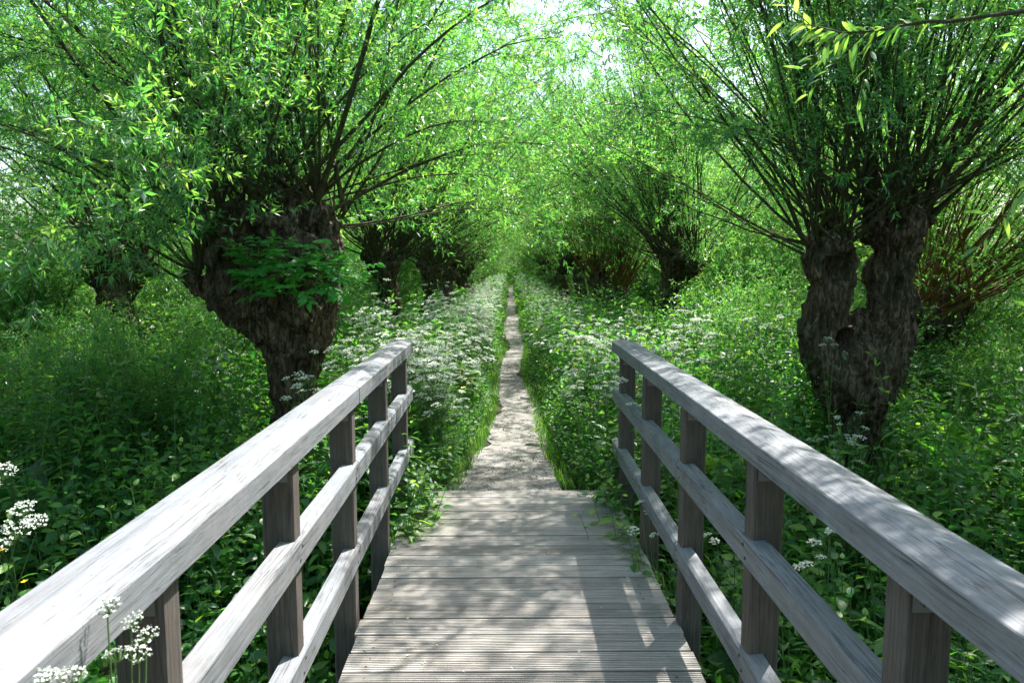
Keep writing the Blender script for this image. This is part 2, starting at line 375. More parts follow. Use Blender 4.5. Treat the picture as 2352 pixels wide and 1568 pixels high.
for s, xi in ((-1, -XL), (1, XR)):         # xi: inner face distance
    xin, xo = xi-.015, xi+.14
    xm = (xin+xo)/2
    hand = [(xin, HR_T-.075), (xo, HR_T-.075), (xo, HR_T-.004), (xm, HR_T+.012), (xin, HR_T-.004)]
    for (ya, yb, sd) in ((-2.1, 3.228, 1), (3.234, 5.17, 2)):
        mb = MB(); prism_y(mb, mir(hand, s), ya, yb, 8, .0015, sd+10*s+20); bevelled(bobj('handrail', mb, M['rail']))
    for nm, zt in (('middle_rail', .735), ('lower_rail', .360)):
        rp = [(xin+.004, zt-.09), (xin+.062, zt-.09), (xin+.062, zt+.006), (xin+.016, zt+.002), (xin+.004, zt-.010)]
        for (ya, yb, sd) in ((-2.1, 3.20, 1), (3.204, 5.16, 2)):
            mb = MB(); prism_y(mb, mir(rp, s), ya, yb, 8, .001, sd+30*s+60); bevelled(bobj(nm, mb, M['rail']), .002, 1)
    for k, yf in enumerate((4.94, 4.10, 3.20, 2.31, 1.44, .57, -.30, -1.17, -2.03)):
        xa, xb = xi, xi+.098; ya = yf-.078
        zb = float(H(s*(xi+.05), yf))-.25
        zb = min(zb, -.4)
        mb = MB(); pr = [(s*xa, ya), (s*xb, ya), (s*xb, yf), (s*xa, yf)]
        zs = [zb, .2, HR_T-.0765]
        V = [(x, y_, z) for z in zs for x, y_ in pr]
        F = [(i*4+j, i*4+(j+1) % 4, (i+1)*4+(j+1) % 4, (i+1)*4+j) for i in range(2) for j in range(4)]+[(3, 2, 1, 0), (8, 9, 10, 11)]
        F = np.array(F); F = F[:, ::-1] if s < 0 else F
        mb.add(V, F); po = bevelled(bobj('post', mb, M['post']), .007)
        # angle bracket under the handrail on the face towards the camera
        mb = MB(); bx = s*(xi+.034)
        def box(x0_, x1_, y0_, y1_, z0_, z1_):
            v = [(x, y_, z) for z in (z0_, z1_) for x, y_ in ((x0_, y0_), (x1_, y0_), (x1_, y1_), (x0_, y1_))]
            mb.add(v, [(0, 3, 2, 1), (4, 5, 6, 7), (0, 1, 5, 4), (1, 2, 6, 5), (2, 3, 7, 6), (3, 0, 4, 7)])
        zt = HR_T-.078
        box(bx-.02, bx+.02, ya-.004, ya-.0005, zt-.052, zt)
        box(bx-.02, bx+.02, ya-.045, ya-.004, zt-.004, zt)
        tubes(mb, [[(bx, ya-.003, zt-.034), (bx, ya-.008, zt-.034)]], [[.007, .006]], 6)
        br = mb.obj('bracket', M['metal'], po)
        if yf > -.5:
            for zc in (.69, .315):
                for q in (-.02, .018):
                    mb = MB(); xf = s*(xi-.015+.004); tubes(mb, [[(xf+s*.002, yf-.04+q*.6, zc+q), (xf-s*.0025, yf-.04+q*.6, zc+q), (xf-s*.003, yf-.04+q*.6, zc+q)]], [[.0055, .0055, .0002]], 8); mb.obj('bolt', M['screw'], po)

# ------------------------------------------------------------------ willow trees
def ico(sub):
    bm = bmesh.new(); bmesh.ops.create_icosphere(bm, subdivisions=sub, radius=1)
    V = np.array([v.co[:] for v in bm.verts]); F = np.array([[v.index for v in f.verts] for f in bm.faces]); bm.free(); return V, F
ICO2 = ico(2); ICO1 = ico(1)
def gnarl(name, chains, seed, dents=(), voxel=.03, mat='bark', zbase=0, amp=1.0, rough_from=1.0):
    """union of round segments, voxel-remeshed and carved into bark. chains: lists of (x,y,z,r) relative to tree base"""
    mb = MB(); rng = np.random.default_rng(seed)
    for ch in chains:
        ch = np.array(ch, float)
        for a, b in zip(ch[:-1], ch[1:]) if len(ch) > 1 else [(ch[0], ch[0])]:
            d = np.linalg.norm(b[:3]-a[:3]); n = max(1, int(d/(min(a[3], b[3])*.35)))
            for i in range(n+1):
                q = a+(b-a)*i/n
                mb.add(ICO2[0]*q[3]*(1+rng.normal(0, .03))+q[:3], ICO2[1])
    allp = np.concatenate([np.array(ch, float) for ch in chains]); top = allp[allp[:, 2] > rough_from]
    for _ in range(int(len(top)*4.5)):
        q = top[rng.integers(0, len(top))]; d = nrm(rng.normal(size=3)*np.array([1, 1, .6])); rr = min(.11, q[3]*rng.uniform(.15, .34))
        mb.add(ICO2[0]*rr*rng.uniform(.7, 1.2, 3)+q[:3]+d*q[3]*rng.uniform(.8, 1.05), ICO2[1])
    me = mb.mesh('tmp', None); o = bpy.data.objects.new('tmp', me); COL.objects.link(o)
    m = o.modifiers.new('r', 'REMESH'); m.mode = 'VOXEL'; m.voxel_size = voxel
    sm = o.modifiers.new('s', 'SMOOTH'); sm.factor = .5; sm.iterations = 4
    dg = bpy.context.evaluated_depsgraph_get(); ev = o.evaluated_get(dg); m2 = bpy.data.meshes.new_from_object(ev)
    V = np.zeros(len(m2.vertices)*3); m2.vertices.foreach_get('co', V); V = V.reshape(-1, 3)
    Nn = np.zeros(len(V)*3); m2.vertices.foreach_get('normal', Nn); Nn = Nn.reshape(-1, 3)
    head = sstep(rough_from-.25, rough_from+.3, V[:, 2])
    warp = V+.13*np.stack([fbm(V*3, seed+k, 2) for k in (1, 2, 3)], -1)
    ridge = np.clip(1-np.abs(fbm(warp*np.array([12, 12, 3.0]), seed+5, 3))*4.5, -.8, 1)*.6+np.clip(1-np.abs(fbm(warp*np.array([26, 26, 5.0]), seed+35, 2))*4.5, -.8, 1)*.5
    kn = fbm(V*4.0, seed+11, 3); kn2 = fbm(warp*np.array([16, 16, 9]), seed+17, 3)
    d = amp*(-.024+(ridge-.35)*.034*(1-.2*head)+kn*(.055+.09*head)+kn2*(.025+.06*head))
    V = V+Nn*d[:, None]
    for (c, r, dep) in dents:
        c = np.array(c); q = np.linalg.norm((V-c)*np.array([1, .8, .8]), axis=1); w = np.exp(-(q/r)**4)
        V = V+w[:, None]*np.array([0, dep, 0])
        rim = np.exp(-((q-r*1.25)/(r*.35))**2); V = V+(rim*.018)[:, None]*Nn
    m2.vertices.foreach_set('co', V.ravel()); m2.polygons.foreach_set('use_smooth', np.ones(len(m2.polygons), bool))
    m2.update(); m2.name = name; m2.materials.clear(); m2.materials.append(M[mat])
    bpy.data.objects.remove(o); bpy.data.meshes.remove(me)
    return m2

def crown(seed, knobs, nsh, Lr=(2.4, 4.2), r0=(.012, .03), twig=22, lpt=17, lean=(0, 0, 0), elev=(5, 88), thick=0, lsize=1.0, droop=.25, az=None, tstart=.10, tw_len=1.0, ylim=None):
    """knobs: (M,4) x,y,z,r of the burrs the shoots spring from. returns branch polylines, radii, twigs..., leaf arrays"""
    rng = np.random.default_rng(seed); knobs = np.array(knobs, float); c = knobs[:, :3].mean(0)
    ki = rng.integers(0, len(knobs), nsh); kb = knobs[ki]
    out = kb[:, :3]-c; out[:, 2] = 0; out = out/(np.linalg.norm(out, axis=1, keepdims=True)+.25)
    u = rng.random(nsh); el = np.radians(elev[0]+(elev[1]-elev[0])*u**.8)
    if thick: el[:thick] = np.radians(rng.uniform(32, 86, thick))
    a = rng.uniform(0, 2*np.pi, nsh) if az is None else rng.normal(az[0], az[1], nsh)
    h = np.stack([np.cos(a), np.sin(a), 0*a], -1)+out*.9; h = nrm(h)
    d0 = nrm(h*np.cos(el)[:, None]+np.array([0, 0, 1.])*np.sin(el)[:, None]+np.array(lean)[None])
    L = rng.uniform(*Lr, nsh)*(.75+.25*np.sin(el)); K = 11
    if thick: L[:thick] = rng.uniform(Lr[1]*.8, Lr[1]*1.1, thick)
    if ylim: L = np.minimum(L, ylim/np.maximum(-d0[:, 1], .05))
    t = np.linspace(0, 1, K)
    base = kb[:, :3]+d0*kb[:, 3:4]*.5+rng.normal(0, .35, (nsh, 3))*kb[:, 3:4]
    perp = nrm(rng.normal(size=(nsh, 3))); w1 = rng.normal(0, .028, (nsh, 1))
    bendup = (.40*np.cos(el))[:, None]
    P = base[:, None]+d0[:, None]*(L[:, None]*t)[..., None]
    P[:, :, 2] += L[:, None]*(bendup*t**1.6*.9-droop*(np.cos(el)[:, None]+.1)*t**3.2)
    P += perp[:, None]*(L[:, None]*w1*np.sin(t*np.pi*rng.uniform(1, 2.2, (nsh, 1))))[..., None]
    P += np.cumsum(rng.normal(0, .008, (nsh, K, 3)), 1)*np.minimum(1, t*3)[None, :, None]*L[:, None, None]*.35
    R0 = rng.uniform(*r0, nsh)
    if thick: R0[:thick] = rng.uniform(r0[1]*.95, r0[1]*1.35, thick)
    Rad = R0[:, None]*(1-t*.93)[None]**.8
    Rad[:, 0] *= 1.25
    T = nrm(np.gradient(P, axis=1))
    # twigs
    nt = (twig*(L/Lr[1])).astype(int).clip(4); si = np.repeat(np.arange(nsh), nt); n = len(si)
    tt = tstart+(1-tstart)*rng.random(n)**.75; fi = tt*(K-1); i0 = np.minimum(fi.astype(int), K-2); fr = (fi-i0)[:, None]
    pb = P[si, i0]*(1-fr)+P[si, i0+1]*fr; tb = nrm(T[si, i0]*(1-fr)+T[si, i0+1]*fr)
    rp = nrm(np.cross(tb, rng.normal(size=(n, 3))))
    ang = np.radians(rng.uniform(22, 62, n))[:, None]
    td = nrm(tb*np.cos(ang)+rp*np.sin(ang)+np.array([0, 0, .12]))
    tl = rng.uniform(.25, 1.0, n)*(1.15-.5*tt)*tw_len
    K2 = 5; t2 = np.linspace(0, 1, K2)
    TP = pb[:, None]+td[:, None]*(tl[:, None]*t2)[..., None]
    TP[:, :, 2] += tl[:, None]*(.10*t2-rng.uniform(-.05, .26, (n, 1))*t2**2.2)
    TP += np.cumsum(rng.normal(0, .02, (n, K2, 3)), 1)*t2[None, :, None]*tl[:, None, None]
    TR = np.broadcast_to((.0032*(1-t2*.7))[None], (n, K2))
    # side twigs off the twigs
    ks = 3; ci = np.repeat(np.arange(n), ks); nc = len(ci); tq = rng.uniform(.12, .95, nc); fi = tq*(K2-1); i0 = np.minimum(fi.astype(int), K2-2); fr = (fi-i0)[:, None]
    cb = TP[ci, i0]*(1-fr)+TP[ci, i0+1]*fr; ct = nrm(TP[ci, i0+1]-TP[ci, i0]); cr_ = nrm(np.cross(ct, rng.normal(size=(nc, 3))))
    cd = nrm(ct*.9+cr_*rng.uniform(.5, 1.1, (nc, 1))+np.array([0, 0, .1])); cl = rng.uniform(.10, .34, nc)*(tl[ci]/.5)**.5
    CPt = cb[:, None]+cd[:, None]*(cl[:, None]*t2)[..., None]
    CPt[:, :, 2] -= cl[:, None]*rng.uniform(-.1, .22, (nc, 1))*t2**2
    TP = np.concatenate([TP, CPt]); TR = np.concatenate([TR, np.broadcast_to((.0018*(1-t2*.6))[None], (nc, K2))]); tl = np.concatenate([tl, cl]); n = len(tl)
    # leaves on the twigs
    nl = np.maximum(5, (lpt*1.12*tl/.45*rng.uniform(.7, 1.2, n))).astype(int); li = np.repeat(np.arange(n), nl); m_ = len(li)
    tq = rng.uniform(.08, 1.0, m_); fi = tq*(K2-1); i0 = np.minimum(fi.astype(int), K2-2); fr = (fi-i0)[:, None]
    lp = TP[li, i0]*(1-fr)+TP[li, i0+1]*fr; lt = nrm(TP[li, i0+1]-TP[li, i0])
    lr = nrm(np.cross(lt, rng.normal(size=(m_, 3))))
    ld = nrm(lt*rng.uniform(.4, 1.3, (m_, 1))+lr)
    tone = np.clip(rng.random(n)[li]*.55+rng.random(m_)*.45, 0, 1)
    tone = np.clip(tone+.25*(tq > .85), 0, 1)
    ll = rng.uniform(.040, .080, m_)*lsize*(1-.25*(tq > .9))
    return dict(P=P, R=Rad, TP=TP, TR=TR, lp=lp, ld=ld, ll=ll, tone=tone, rng=rng)
def crown_meshes(c, name, shoot='shoot', thick=0, wid=(.21, .29)):
    out = {}
    mb = MB(); tubes(mb, c['P'][thick:], c['R'][thick:], 6); tubes(mb, c['TP'], c['TR'], 3)
    out['branches'] = mb.mesh(name+'_branches', M[shoot], True)
    mb = MB(); leaves(mb, c['lp'], c['ld'], c['ll'], c['ll']*c['rng'].uniform(*wid, len(c['ll'])), c['rng'], r=c['tone'])
    out['foliage'] = mb.mesh(name+'_foliage', M['willow'])
    out['thick'] = []
    for i in range(thick):
        mb = MB(); tubes(mb, c['P'][i:i+1], c['R'][i:i+1], 8); out['thick'].append(mb.mesh(name+'_limb', M[shoot], True))
    return out
def place_tree(loc, rz, trunk, cm, label, group=None, s=1.0, name='pollard_willow', cat='tree', tilt=(0, 0)):
    o = empty(name, loc, rz); o.scale = (s, s, s); o.rotation_euler = (tilt[0], tilt[1], rz)
    if trunk: link('trunk', trunk, o)
    for th in cm['thick']: link('branch', th, o)
    link('branches', cm['branches'], o); link('foliage', cm['foliage'], o)
    return tag(o, label, cat, group)
def pxchain(pts, Y, base, f=1.0):
    r = []
    for q in pts:
        dy = q[3] if len(q) > 3 else 0
        p = D(q[0], q[1], Y+dy)-base; r.append((p[0], p[1], p[2], q[2]/FPX*Y*f))
    return r

# --- hero tree, left of the bridge
YL = 6.65; BL = D(668, 1060, YL); BL[2] = float(H(BL[0], BL[1]))-.05
chL = [pxchain(c, YL, BL, .93) for c in (
    [(668, 1120, 76), (668, 1040, 62), (670, 960, 54), (672, 880, 60), (676, 830, 76), (680, 780, 88), (660, 735, 100), (640, 670, 100, .05), (640, 600, 104, .1), (625, 540, 84, .1)],
    [(640, 760, 60), (570, 725, 52), (510, 695, 36), (468, 668, 27), (450, 640, 22)],
    [(720, 760, 55), (728, 700, 52), (735, 640, 42), (738, 570, 42), (745, 515, 36), (752, 485, 26)],
    [(560, 650, 60), (520, 640, 48), (505, 605, 40), (530, 570, 44)],
    [(640, 600, 90, .1), (560, 560, 58, -.05), (540, 520, 44), (545, 490, 34)],
    [(620, 540, 80, .1), (600, 500, 48, -.1), (640, 485, 46), (700, 490, 46, -.1), (700, 470, 36)],
    [(700, 600, 60, -.25), (650, 540, 50, -.3)], [(600, 690, 60, -.2), (690, 720, 60, -.2)],
    [(640, 1110, 40, -.1), (610, 1150, 35, -.2)], [(700, 1110, 40, .05), (740, 1150, 30, .1)])]
dl = [tuple(D(a, b, YL-.45)-BL) for a, b in ((590, 640), (582, 770), (730, 500), (500, 660))]
trunkL = gnarl('trunk', chL, 5, [(dl[0], .13, .25), (dl[1], .05, .12), (dl[2], .06, .1), (dl[3], .06, .12)], voxel=.012, rough_from=D(600, 700, YL)[2]-BL[2])
knL = pxchain([(452, 632, 24), (500, 560, 36), (535, 500, 45), (570, 485, 45, .2), (610, 470, 40, -.2), (650, 470, 45, .1), (700, 470, 40, .25), (745, 480, 40), (775, 520, 30, .1), (640, 500, 60, .4), (560, 520, 50, .5), (700, 520, 50, .5)], YL, BL)
cL = crown(11, knL, 112, Lr=(2.5, 4.3), r0=(.008, .020), twig=31, lpt=20, thick=16, elev=(-4, 86), droop=.32, ylim=2.7)
place_tree(BL, 0, trunkL, crown_meshes(cL, 'left_willow', thick=16), 'large pollard willow with broad knotty head beside the left railing, leafy elder growing on it')

# --- hero tree, right of the bridge, forked trunk
YR = 6.7; BR = D(1962, 1075, YR); BR[2] = float(H(BR[0], BR[1]))-.05
chR = [pxchain(c, YR, BR) for c in (
    [(1958, 1140, 80), (1960, 1060, 64), (1964, 990, 65), (1967, 930, 72), (1964, 880, 90), (1962, 830, 92)],
    [(1930, 850, 74), (1888, 810, 52), (1878, 762, 48), (1902, 705, 52), (1917, 650, 49), (1904, 605, 57), (1910, 572, 50)],
    [(1990, 850, 84), (2035, 800, 64), (2046, 740, 57), (2050, 680, 53), (2046, 620, 55), (2050, 560, 60), (2056, 505, 68), (2058, 478, 62)],
    [(1962, 800, 68), (1972, 765, 44), (1976, 735, 30)], [(1935, 1120, 40), (1900, 1160, 36, -.1)], [(1990, 1120, 44), (2030, 1160, 36)])]
dr = [tuple(D(a, b, YR-.2)-BR) for a, b in ((2018, 712), (2066, 652), (1950, 780), (1902, 905), (1935, 615))]
trunkR = gnarl('trunk', chR, 9, [(dr[0], .06, .18), (dr[1], .05, .16), (dr[2], .09, .2), (dr[3], .05, .12), (dr[4], .12, .15)], voxel=.012, rough_from=D(600, 640, YR)[2]-BR[2])
knR = pxchain([(1870, 570, 30), (1908, 555, 40, .1), (1940, 565, 30, -.1), (1985, 480, 40), (2020, 465, 40, -.15), (2060, 460, 45, .1), (2100, 465, 40), (2120, 500, 35, .1), (2060, 470, 50, .3), (2050, 480, 50, -.3), (2095, 480, 40, -.2)], YR, BR)
cR = crown(23, knR, 185, Lr=(2.8, 4.6), r0=(.006, .015), twig=21, lpt=18, thick=18, elev=(2, 88), droop=.2, tstart=.14, ylim=2.6)
place_tree(BR, 0, trunkR, crown_meshes(cR, 'right_willow', thick=18), 'pollard willow with dark forked trunk and a broom of straight shoots beside the right railing')

# --- generic pollards
def generic(seed, nkn=4, hh=2.2, r=.25, n=90, red=False, lean=(0, 0, 0), **kw):
    rng = np.random.default_rng(seed)
    b = rng.normal(0, .10, (6, 2)); b[0] = 0; zs = np.linspace(-.3, hh-.45, 6)
    main = [(b[i, 0], b[i, 1], zs[i], r*(1.2 if i == 0 else 1)*(1+rng.normal(0, .07))) for i in range(6)]
    ch = [main]; kn = []
    for k in range(nkn):
        a = 2*np.pi*k/nkn+rng.uniform(-.4, .4); q = r*rng.uniform(.9, 1.7); z = hh-rng.uniform(0, .35)
        e = (b[5, 0]+math.cos(a)*q, b[5, 1]+math.sin(a)*q, z, r*rng.uniform(.6, .85))
        ch.append([main[5], e]); kn.append(e)
    tm = gnarl('trunk', ch, seed, [((b[3, 0]+rng.uniform(-.1, .1), b[3, 1]-r, hh*.6), .06, .15)], voxel=.035, rough_from=hh-.8)
    kw = dict(dict(Lr=(2.6, 4.8), r0=(.006, .017), twig=24, lpt=17), **kw)
    c = crown(seed+100, kn, n, lean=lean, **kw)
    return tm, crown_meshes(c, 'willow%d' % seed, 'shoot_red' if red else 'shoot')
GEN = [generic(31, 4, elev=(14, 88), droop=.15), generic(32, 3, hh=2.1, n=85, elev=(8, 88), droop=.3), generic(33, 5, hh=2.3, n=95, elev=(12, 88), droop=.15, Lr=(2.8, 5.2)), generic(34, 3, hh=1.6, n=110, red=True, elev=(35, 88), r=.24)]
VR = generic(37, 3, hh=1.75, n=120, red=True, lean=(.5, -.15, 0), r=.28, elev=(5, 80), Lr=(2.2, 3.8), twig=13, tstart=.3)
GEN += [generic(35, 4, n=115, r=.19, elev=(14, 88), lean=(.16, -.05, 0), Lr=(3.0, 5.3), droop=.16), generic(36, 4, n=115, r=.22, elev=(14, 88), lean=(-.16, -.05, 0), Lr=(3.0, 5.3), droop=.16)]
def tree_at(g, px, Y, label, rz=0, group=None, s=1.0, base_py=None, dz=0):
    x = (D(px, 700, Y))[0]
    return place_tree((x, Y, float(H(x, Y))-.05+dz), rz, GEN[g][0] if g >= 0 else VR[0], GEN[g][1] if g >= 0 else VR[1], label, group, s)
tree_at(1, 285, 9.9, 'slim dark pollard trunk half hidden among leaves left of the large left willow', 1.0)
tree_at(4, 897, 12.3, 'pollard willow with knotted head just past the large left willow, above the white flowers', 0)
tree_at(4, 985, 17.5, 'pollard willow with curled burrs, third in the row left of the path', .5, s=.9)
tree_at(5, 1542, 13.2, 'pollard willow with a straight brown trunk standing clear between the path and the forked willow', -.2, s=1.02)
tree_at(3, 1405, 17.0, 'short pollard willow with reddish upright young shoots right of the path', .9, s=1.0)
tree_at(-1, 2165, 8.9, 'low dark pollard leaning its shoots to the right, behind the forked willow', 0)
k = 0
rng = np.random.default_rng(77)
for Y in np.arange(21.5, 66, 4.4):
    for sx in (-1, 1):
        x = xc(Y)+(-2.0 if sx < 0 else 2.45)+rng.normal(0, .15)
        yy = Y+rng.normal(0, .5)
        place_tree((x, yy, float(H(x, yy))-.05), rng.uniform(0, 6.28), *GEN[(4 if sx < 0 else 5) if k % 3 == 0 else k % 3], 'distant pollard willow in the row left of the path' if sx < 0 else 'distant pollard willow in the row right of the path',
                   'willows far down the left row' if sx < 0 else 'willows far down the right row', rng.uniform(.98, 1.18)); k += 1
for (x, y_, g, lab) in ((-6.6, 15.5, 0, 'willow deep in the thicket left of the path, behind the flowery bank'), (-6.4, 5.0, 2, 'willow at the left edge whose twigs fill the upper left corner'),
                        (-8.6, 9.5, 1, 'willow far left in the thicket behind the slim trunk'),
                        (6.3, 13.8, 0, 'willow in the thicket right of the straight brown trunk'), (7.6, 5.6, 2, 'willow at the right edge of the view beyond the railing'),
                        (8.8, 10.3, 1, 'willow in the thicket at the far right behind the leaning pollard')):
    place_tree((x, y_, float(H(x, y_))-.05), x*1.7, *GEN[g], lab)
k = 0
for Y in np.arange(21, 62, 6.5):
    for sx in (-1, 1):
        for dx in (6.2, 10.5):
            x = sx*(dx+rng.normal(0, .5)); yy = Y+rng.normal(0, 1)
            place_tree((x, yy, float(H(x, yy))-.05), rng.uniform(0, 6.28), *GEN[(k+1) % 3], 'willow in the dense background thicket %s of the path' % ('left' if sx < 0 else 'right'),
                       'background willows on the %s' % ('left' if sx < 0 else 'right'), rng.uniform(.95, 1.2)); k += 1
for x, y_, g, q in ((-3.2, -3.6, 0, 'on the left'), (2.9, -4.6, 2, 'on the right'), (-6.8, -1.6, 1, 'far to the left'), (7.6, -2.5, 0, 'far to the right'), (-2.6, -8.6, 2, 'farther back on the left'), (2.8, -9.2, 1, 'farther back on the right'), (-7.5, -7, 0, 'at the back left'), (8, -8, 2, 'at the back right')):
    place_tree((x, y_, float(H(x, y_))-.05), x, *GEN[g], 'pollard willow behind the camera %s, out of view' % q)
SHR = [generic(41, 3, hh=.75, n=60, elev=(8, 88), Lr=(1.6, 3.2), twig=26, r=.16), generic(42, 4, hh=.6, n=60, elev=(5, 85), Lr=(1.4, 2.8), twig=26, r=.14)]
rg = np.random.default_rng(88)
spots = [(-3.7, 11.4), (4.5, 11.6), (-4.0, 12.6), (-6.2, 9.4), (-5.2, 12.4), (-7.4, 7.4), (-4.9, 15), (-6.9, 11.6), (-8, 13.2), (-5.0, 18), (6.2, 10.8), (6.4, 14.2), (7.0, 12.4), (7.4, 8.4), (8.6, 9.4), (5.6, 17.5), (5.2, 20), (-4.6, 21), (-8.8, 10.5), (9.5, 12.5), (7.8, 16)]
for i, (x, y_) in enumerate(spots):
    place_tree((x, y_, float(H(x, y_))-.05), rg.uniform(0, 6.28), *SHR[i % 2], 'willow scrub growing low in the thicket %s of the path' % ('left' if x < 0 else 'right'), 'near willow scrub on the %s' % ('left' if x < 0 else 'right'), rg.uniform(.8, 1.05), 'willow_shrub', 'shrub')
small = [(-2.9, 8.4), (-3.6, 9.3), (-4.4, 7.6), (-5.3, 8.6), (-6.2, 7.4), (-3.4, 6.6), (-4.8, 6.2), (-2.7, 10.6), (-4.6, 10.4), (-6.0, 10.2), (-3.3, 13), (3.3, 9.4), (4.2, 8.8), (5.0, 7.3), (3.9, 11.4), (5.4, 10.6), (6.3, 7.9), (6.2, 6.3), (4.9, 13.4), (7.0, 10)]
for i, (x, y_) in enumerate(small):
    q = 'left' if x < 0 else 'right'
    place_tree((x, y_, float(H(x, y_))-.05), rg.uniform(0, 6.28), None, SHR[i % 2][1], 'low leafy bush about rail height in the undergrowth %s of the path' % q, 'low bushes on the %s' % q, rg.uniform(.38, .58), 'leafy_bush', 'bush')
for Y in np.arange(22, 66, 4.0):
    for sx in (-1, 1):
        for dx in (4.4, 8.3):
            x = sx*(dx+rg.normal(0, .4))+xc(Y); yy = Y+rg.normal(0, .8)
            place_tree((x, yy, float(H(x, yy))-.05), rg.uniform(0, 6.28), *SHR[rg.integers(0, 2)], 'distant willow scrub between the far willows %s of the path' % ('left' if sx < 0 else 'right'), 'far willow scrub on the %s' % ('left' if sx < 0 else 'right'), rg.uniform(1, 1.5), 'willow_shrub', 'shrub')
for x, y_, s_, l_ in ((-1.4, 64, 1.5, 'shrub closing the far end of the path on its left'), (2.4, 69.5, 1.7, 'tall shrub right behind the far end of the path'), (3.4, 63, 1.5, 'shrub closing the far end of the path on its right'), (-3.5, 68, 1.8, 'shrub at the far end behind the left row'), (4.8, 69, 1.8, 'shrub at the far end behind the right row')):
    place_tree((x, y_, float(H(x, y_))-.05), x, *SHR[0], l_, None, s_, 'willow_shrub', 'shrub')
# the overhanging twig close to the camera, top right
NRT = generic(38, 4, hh=2.2, n=95, elev=(44, 86), lean=(-.42, .38, 0), Lr=(3.0, 4.6), droop=.1, ylim=None)
nb = np.array([3.8, 1.1, float(H(3.8, 1.1))-.05])
nt = place_tree(nb, 0, *NRT, 'willow beside the camera on the right, its bright twig hanging into the top right corner')
def hanging(pts, seed, sub, nleaf=24, ll=(.042, .068)):
    """a long shoot of the near willow that reaches into the picture"""
    rng = np.random.default_rng(seed); pts = np.array(pts, float)
    t = np.linspace(0, 1, 24); K = len(pts); q = np.linspace(0, 1, K)
    P = np.stack([np.interp(t, q, pts[:, k]) for k in range(3)], -1); P[1:-1] = (P[:-2]+2*P[1:-1]+P[2:])/4; P += rng.normal(0, .004, P.shape)
    mb = MB(); tubes(mb, [P], [.009*(1-.8*t)], 6)
    lb = MB(); S = [P[12:]]
    for _ in range(sub):
        i = rng.integers(14, 23); d = nrm(P[i]-P[i-1]+rng.normal(0, .012, 3)*5+np.array([0, 0, -.03])); l = rng.uniform(.10, .24)
        sp = P[i]+d*l*np.linspace(0, 1, 5)[:, None]; sp[:, 2] -= .1*l*np.linspace(0, 1, 5)**2; tubes(mb, [sp], [[.002, .002, .0016, .0014, .001]], 4); S.append(sp)
    lp = []; ld = []
    for sp in S:
        n = nleaf if sp is S[0] else 9
        for a in np.linspace(.05, .999, n):
            f = a*(len(sp)-1); i = min(int(f), len(sp)-2); p = sp[i]+(sp[i+1]-sp[i])*(f-i); tg = nrm(sp[i+1]-sp[i])
            r_ = nrm(np.cross(tg, rng.normal(size=3))); lp.append(p); ld.append(tg*rng.uniform(.6, 1.2)+r_)
    n = len(lp); L = rng.uniform(*ll, n); leaves_fine(lb, np.array(lp), np.array(ld), L, L*rng.uniform(.20, .26, n), rng, r=rng.uniform(.6, 1, n))
    b = mb.obj('hanging_twig', M['shoot'], nt, smooth=True); f = lb.obj('foliage', M['willow'], b, smooth=True)
    b.matrix_parent_inverse = nt_inv
nt_inv = (Matrix.Translation(nt.location) @ nt.rotation_euler.to_matrix().to_4x4()).inverted()
hd = nb+np.array([-.1, .1, 2.15])
def fine_template(n=7, teeth=0.0, shape='lance'):
    q = np.linspace(0, 1, n); 
    if shape == 'lance': w = np.sin(np.pi*q**.8)**.9*.5
    elif shape == 'ovate': w = (np.sin(np.pi*q**.62)**.75)*.5
    else: w = (np.sin(np.pi*q**.85)**.6)*.5
    w[0] = .03; w[-1] = 0
    if teeth: w = w*(1+teeth*np.where(np.arange(n) % 2 == 0, -1, 1)); w[-1] = 0
    mid = np.stack([0*q, q, -.10*np.sin(np.pi*q)*0], -1)
    V = []; 
    for sg in (-1, 1): V.append(np.stack([sg*w, q+(-.02 if teeth else 0)*np.where(np.arange(n) % 2 == 1, -1, 1), .22*w*2*.5], -1))
    V = np.concatenate([mid, V[0], V[1]]); F = []
    for i in range(n-1): F += [(i, i+1, n+i+1, n+i), (i, 2*n+i, 2*n+i+1, i+1)]
    return V, np.array(F)
FT = {'lance': fine_template(), 'nettle': fine_template(15, .13, 'ovate'), 'dock': fine_template(10, .05, 'dock'), 'ovate': fine_template(9, .04, 'ovate')}
def leaves_fine(mb, P, Dr, L, W, rng, kind='lance', up=.6, droop=.35, r=None, fac=(0, 0, 0)):
    P = np.asarray(P, float); n = len(P); Dr = nrm(np.asarray(Dr, float)); U = nrm(np.array([0, 0, 1.])*up+np.array(fac)+rng.normal(size=(n, 3))*.4)
    Sx = nrm(np.cross(Dr, U)); Nz = np.cross(Sx, Dr); tv, f = FT[kind]; k = len(tv)
    cv = rng.uniform(-.5, 1.5, (n, 1))*.12
    V = P[:, None]+Sx[:, None]*(tv[:, 0][None, :, None]*W[:, None, None])+Dr[:, None]*(tv[:, 1][None, :, None]*L[:, None, None])+Nz[:, None]*((tv[:, 2][None]*W[:, None]*rng.uniform(.4, 1.8, (n, 1))-cv*L[:, None]*tv[:, 1][None]**2)[..., None])
    V[:, :, 2] -= (tv[:, 1]**2)[None]*L[:, None]*rng.uniform(0, droop, (n, 1))
    V += (fbm(V.reshape(-1, 3)*40, 3, 2)*.04).reshape(n, k, 1)*W[:, None, None]*Nz[:, None]*1.5
    off = (np.arange(n)*k)[:, None, None]; rr = rng.random(n) if r is None else np.broadcast_to(r, (n,))
    mb.add(V, (f[None]+off).reshape(-1, 4), np.repeat(rr, k))
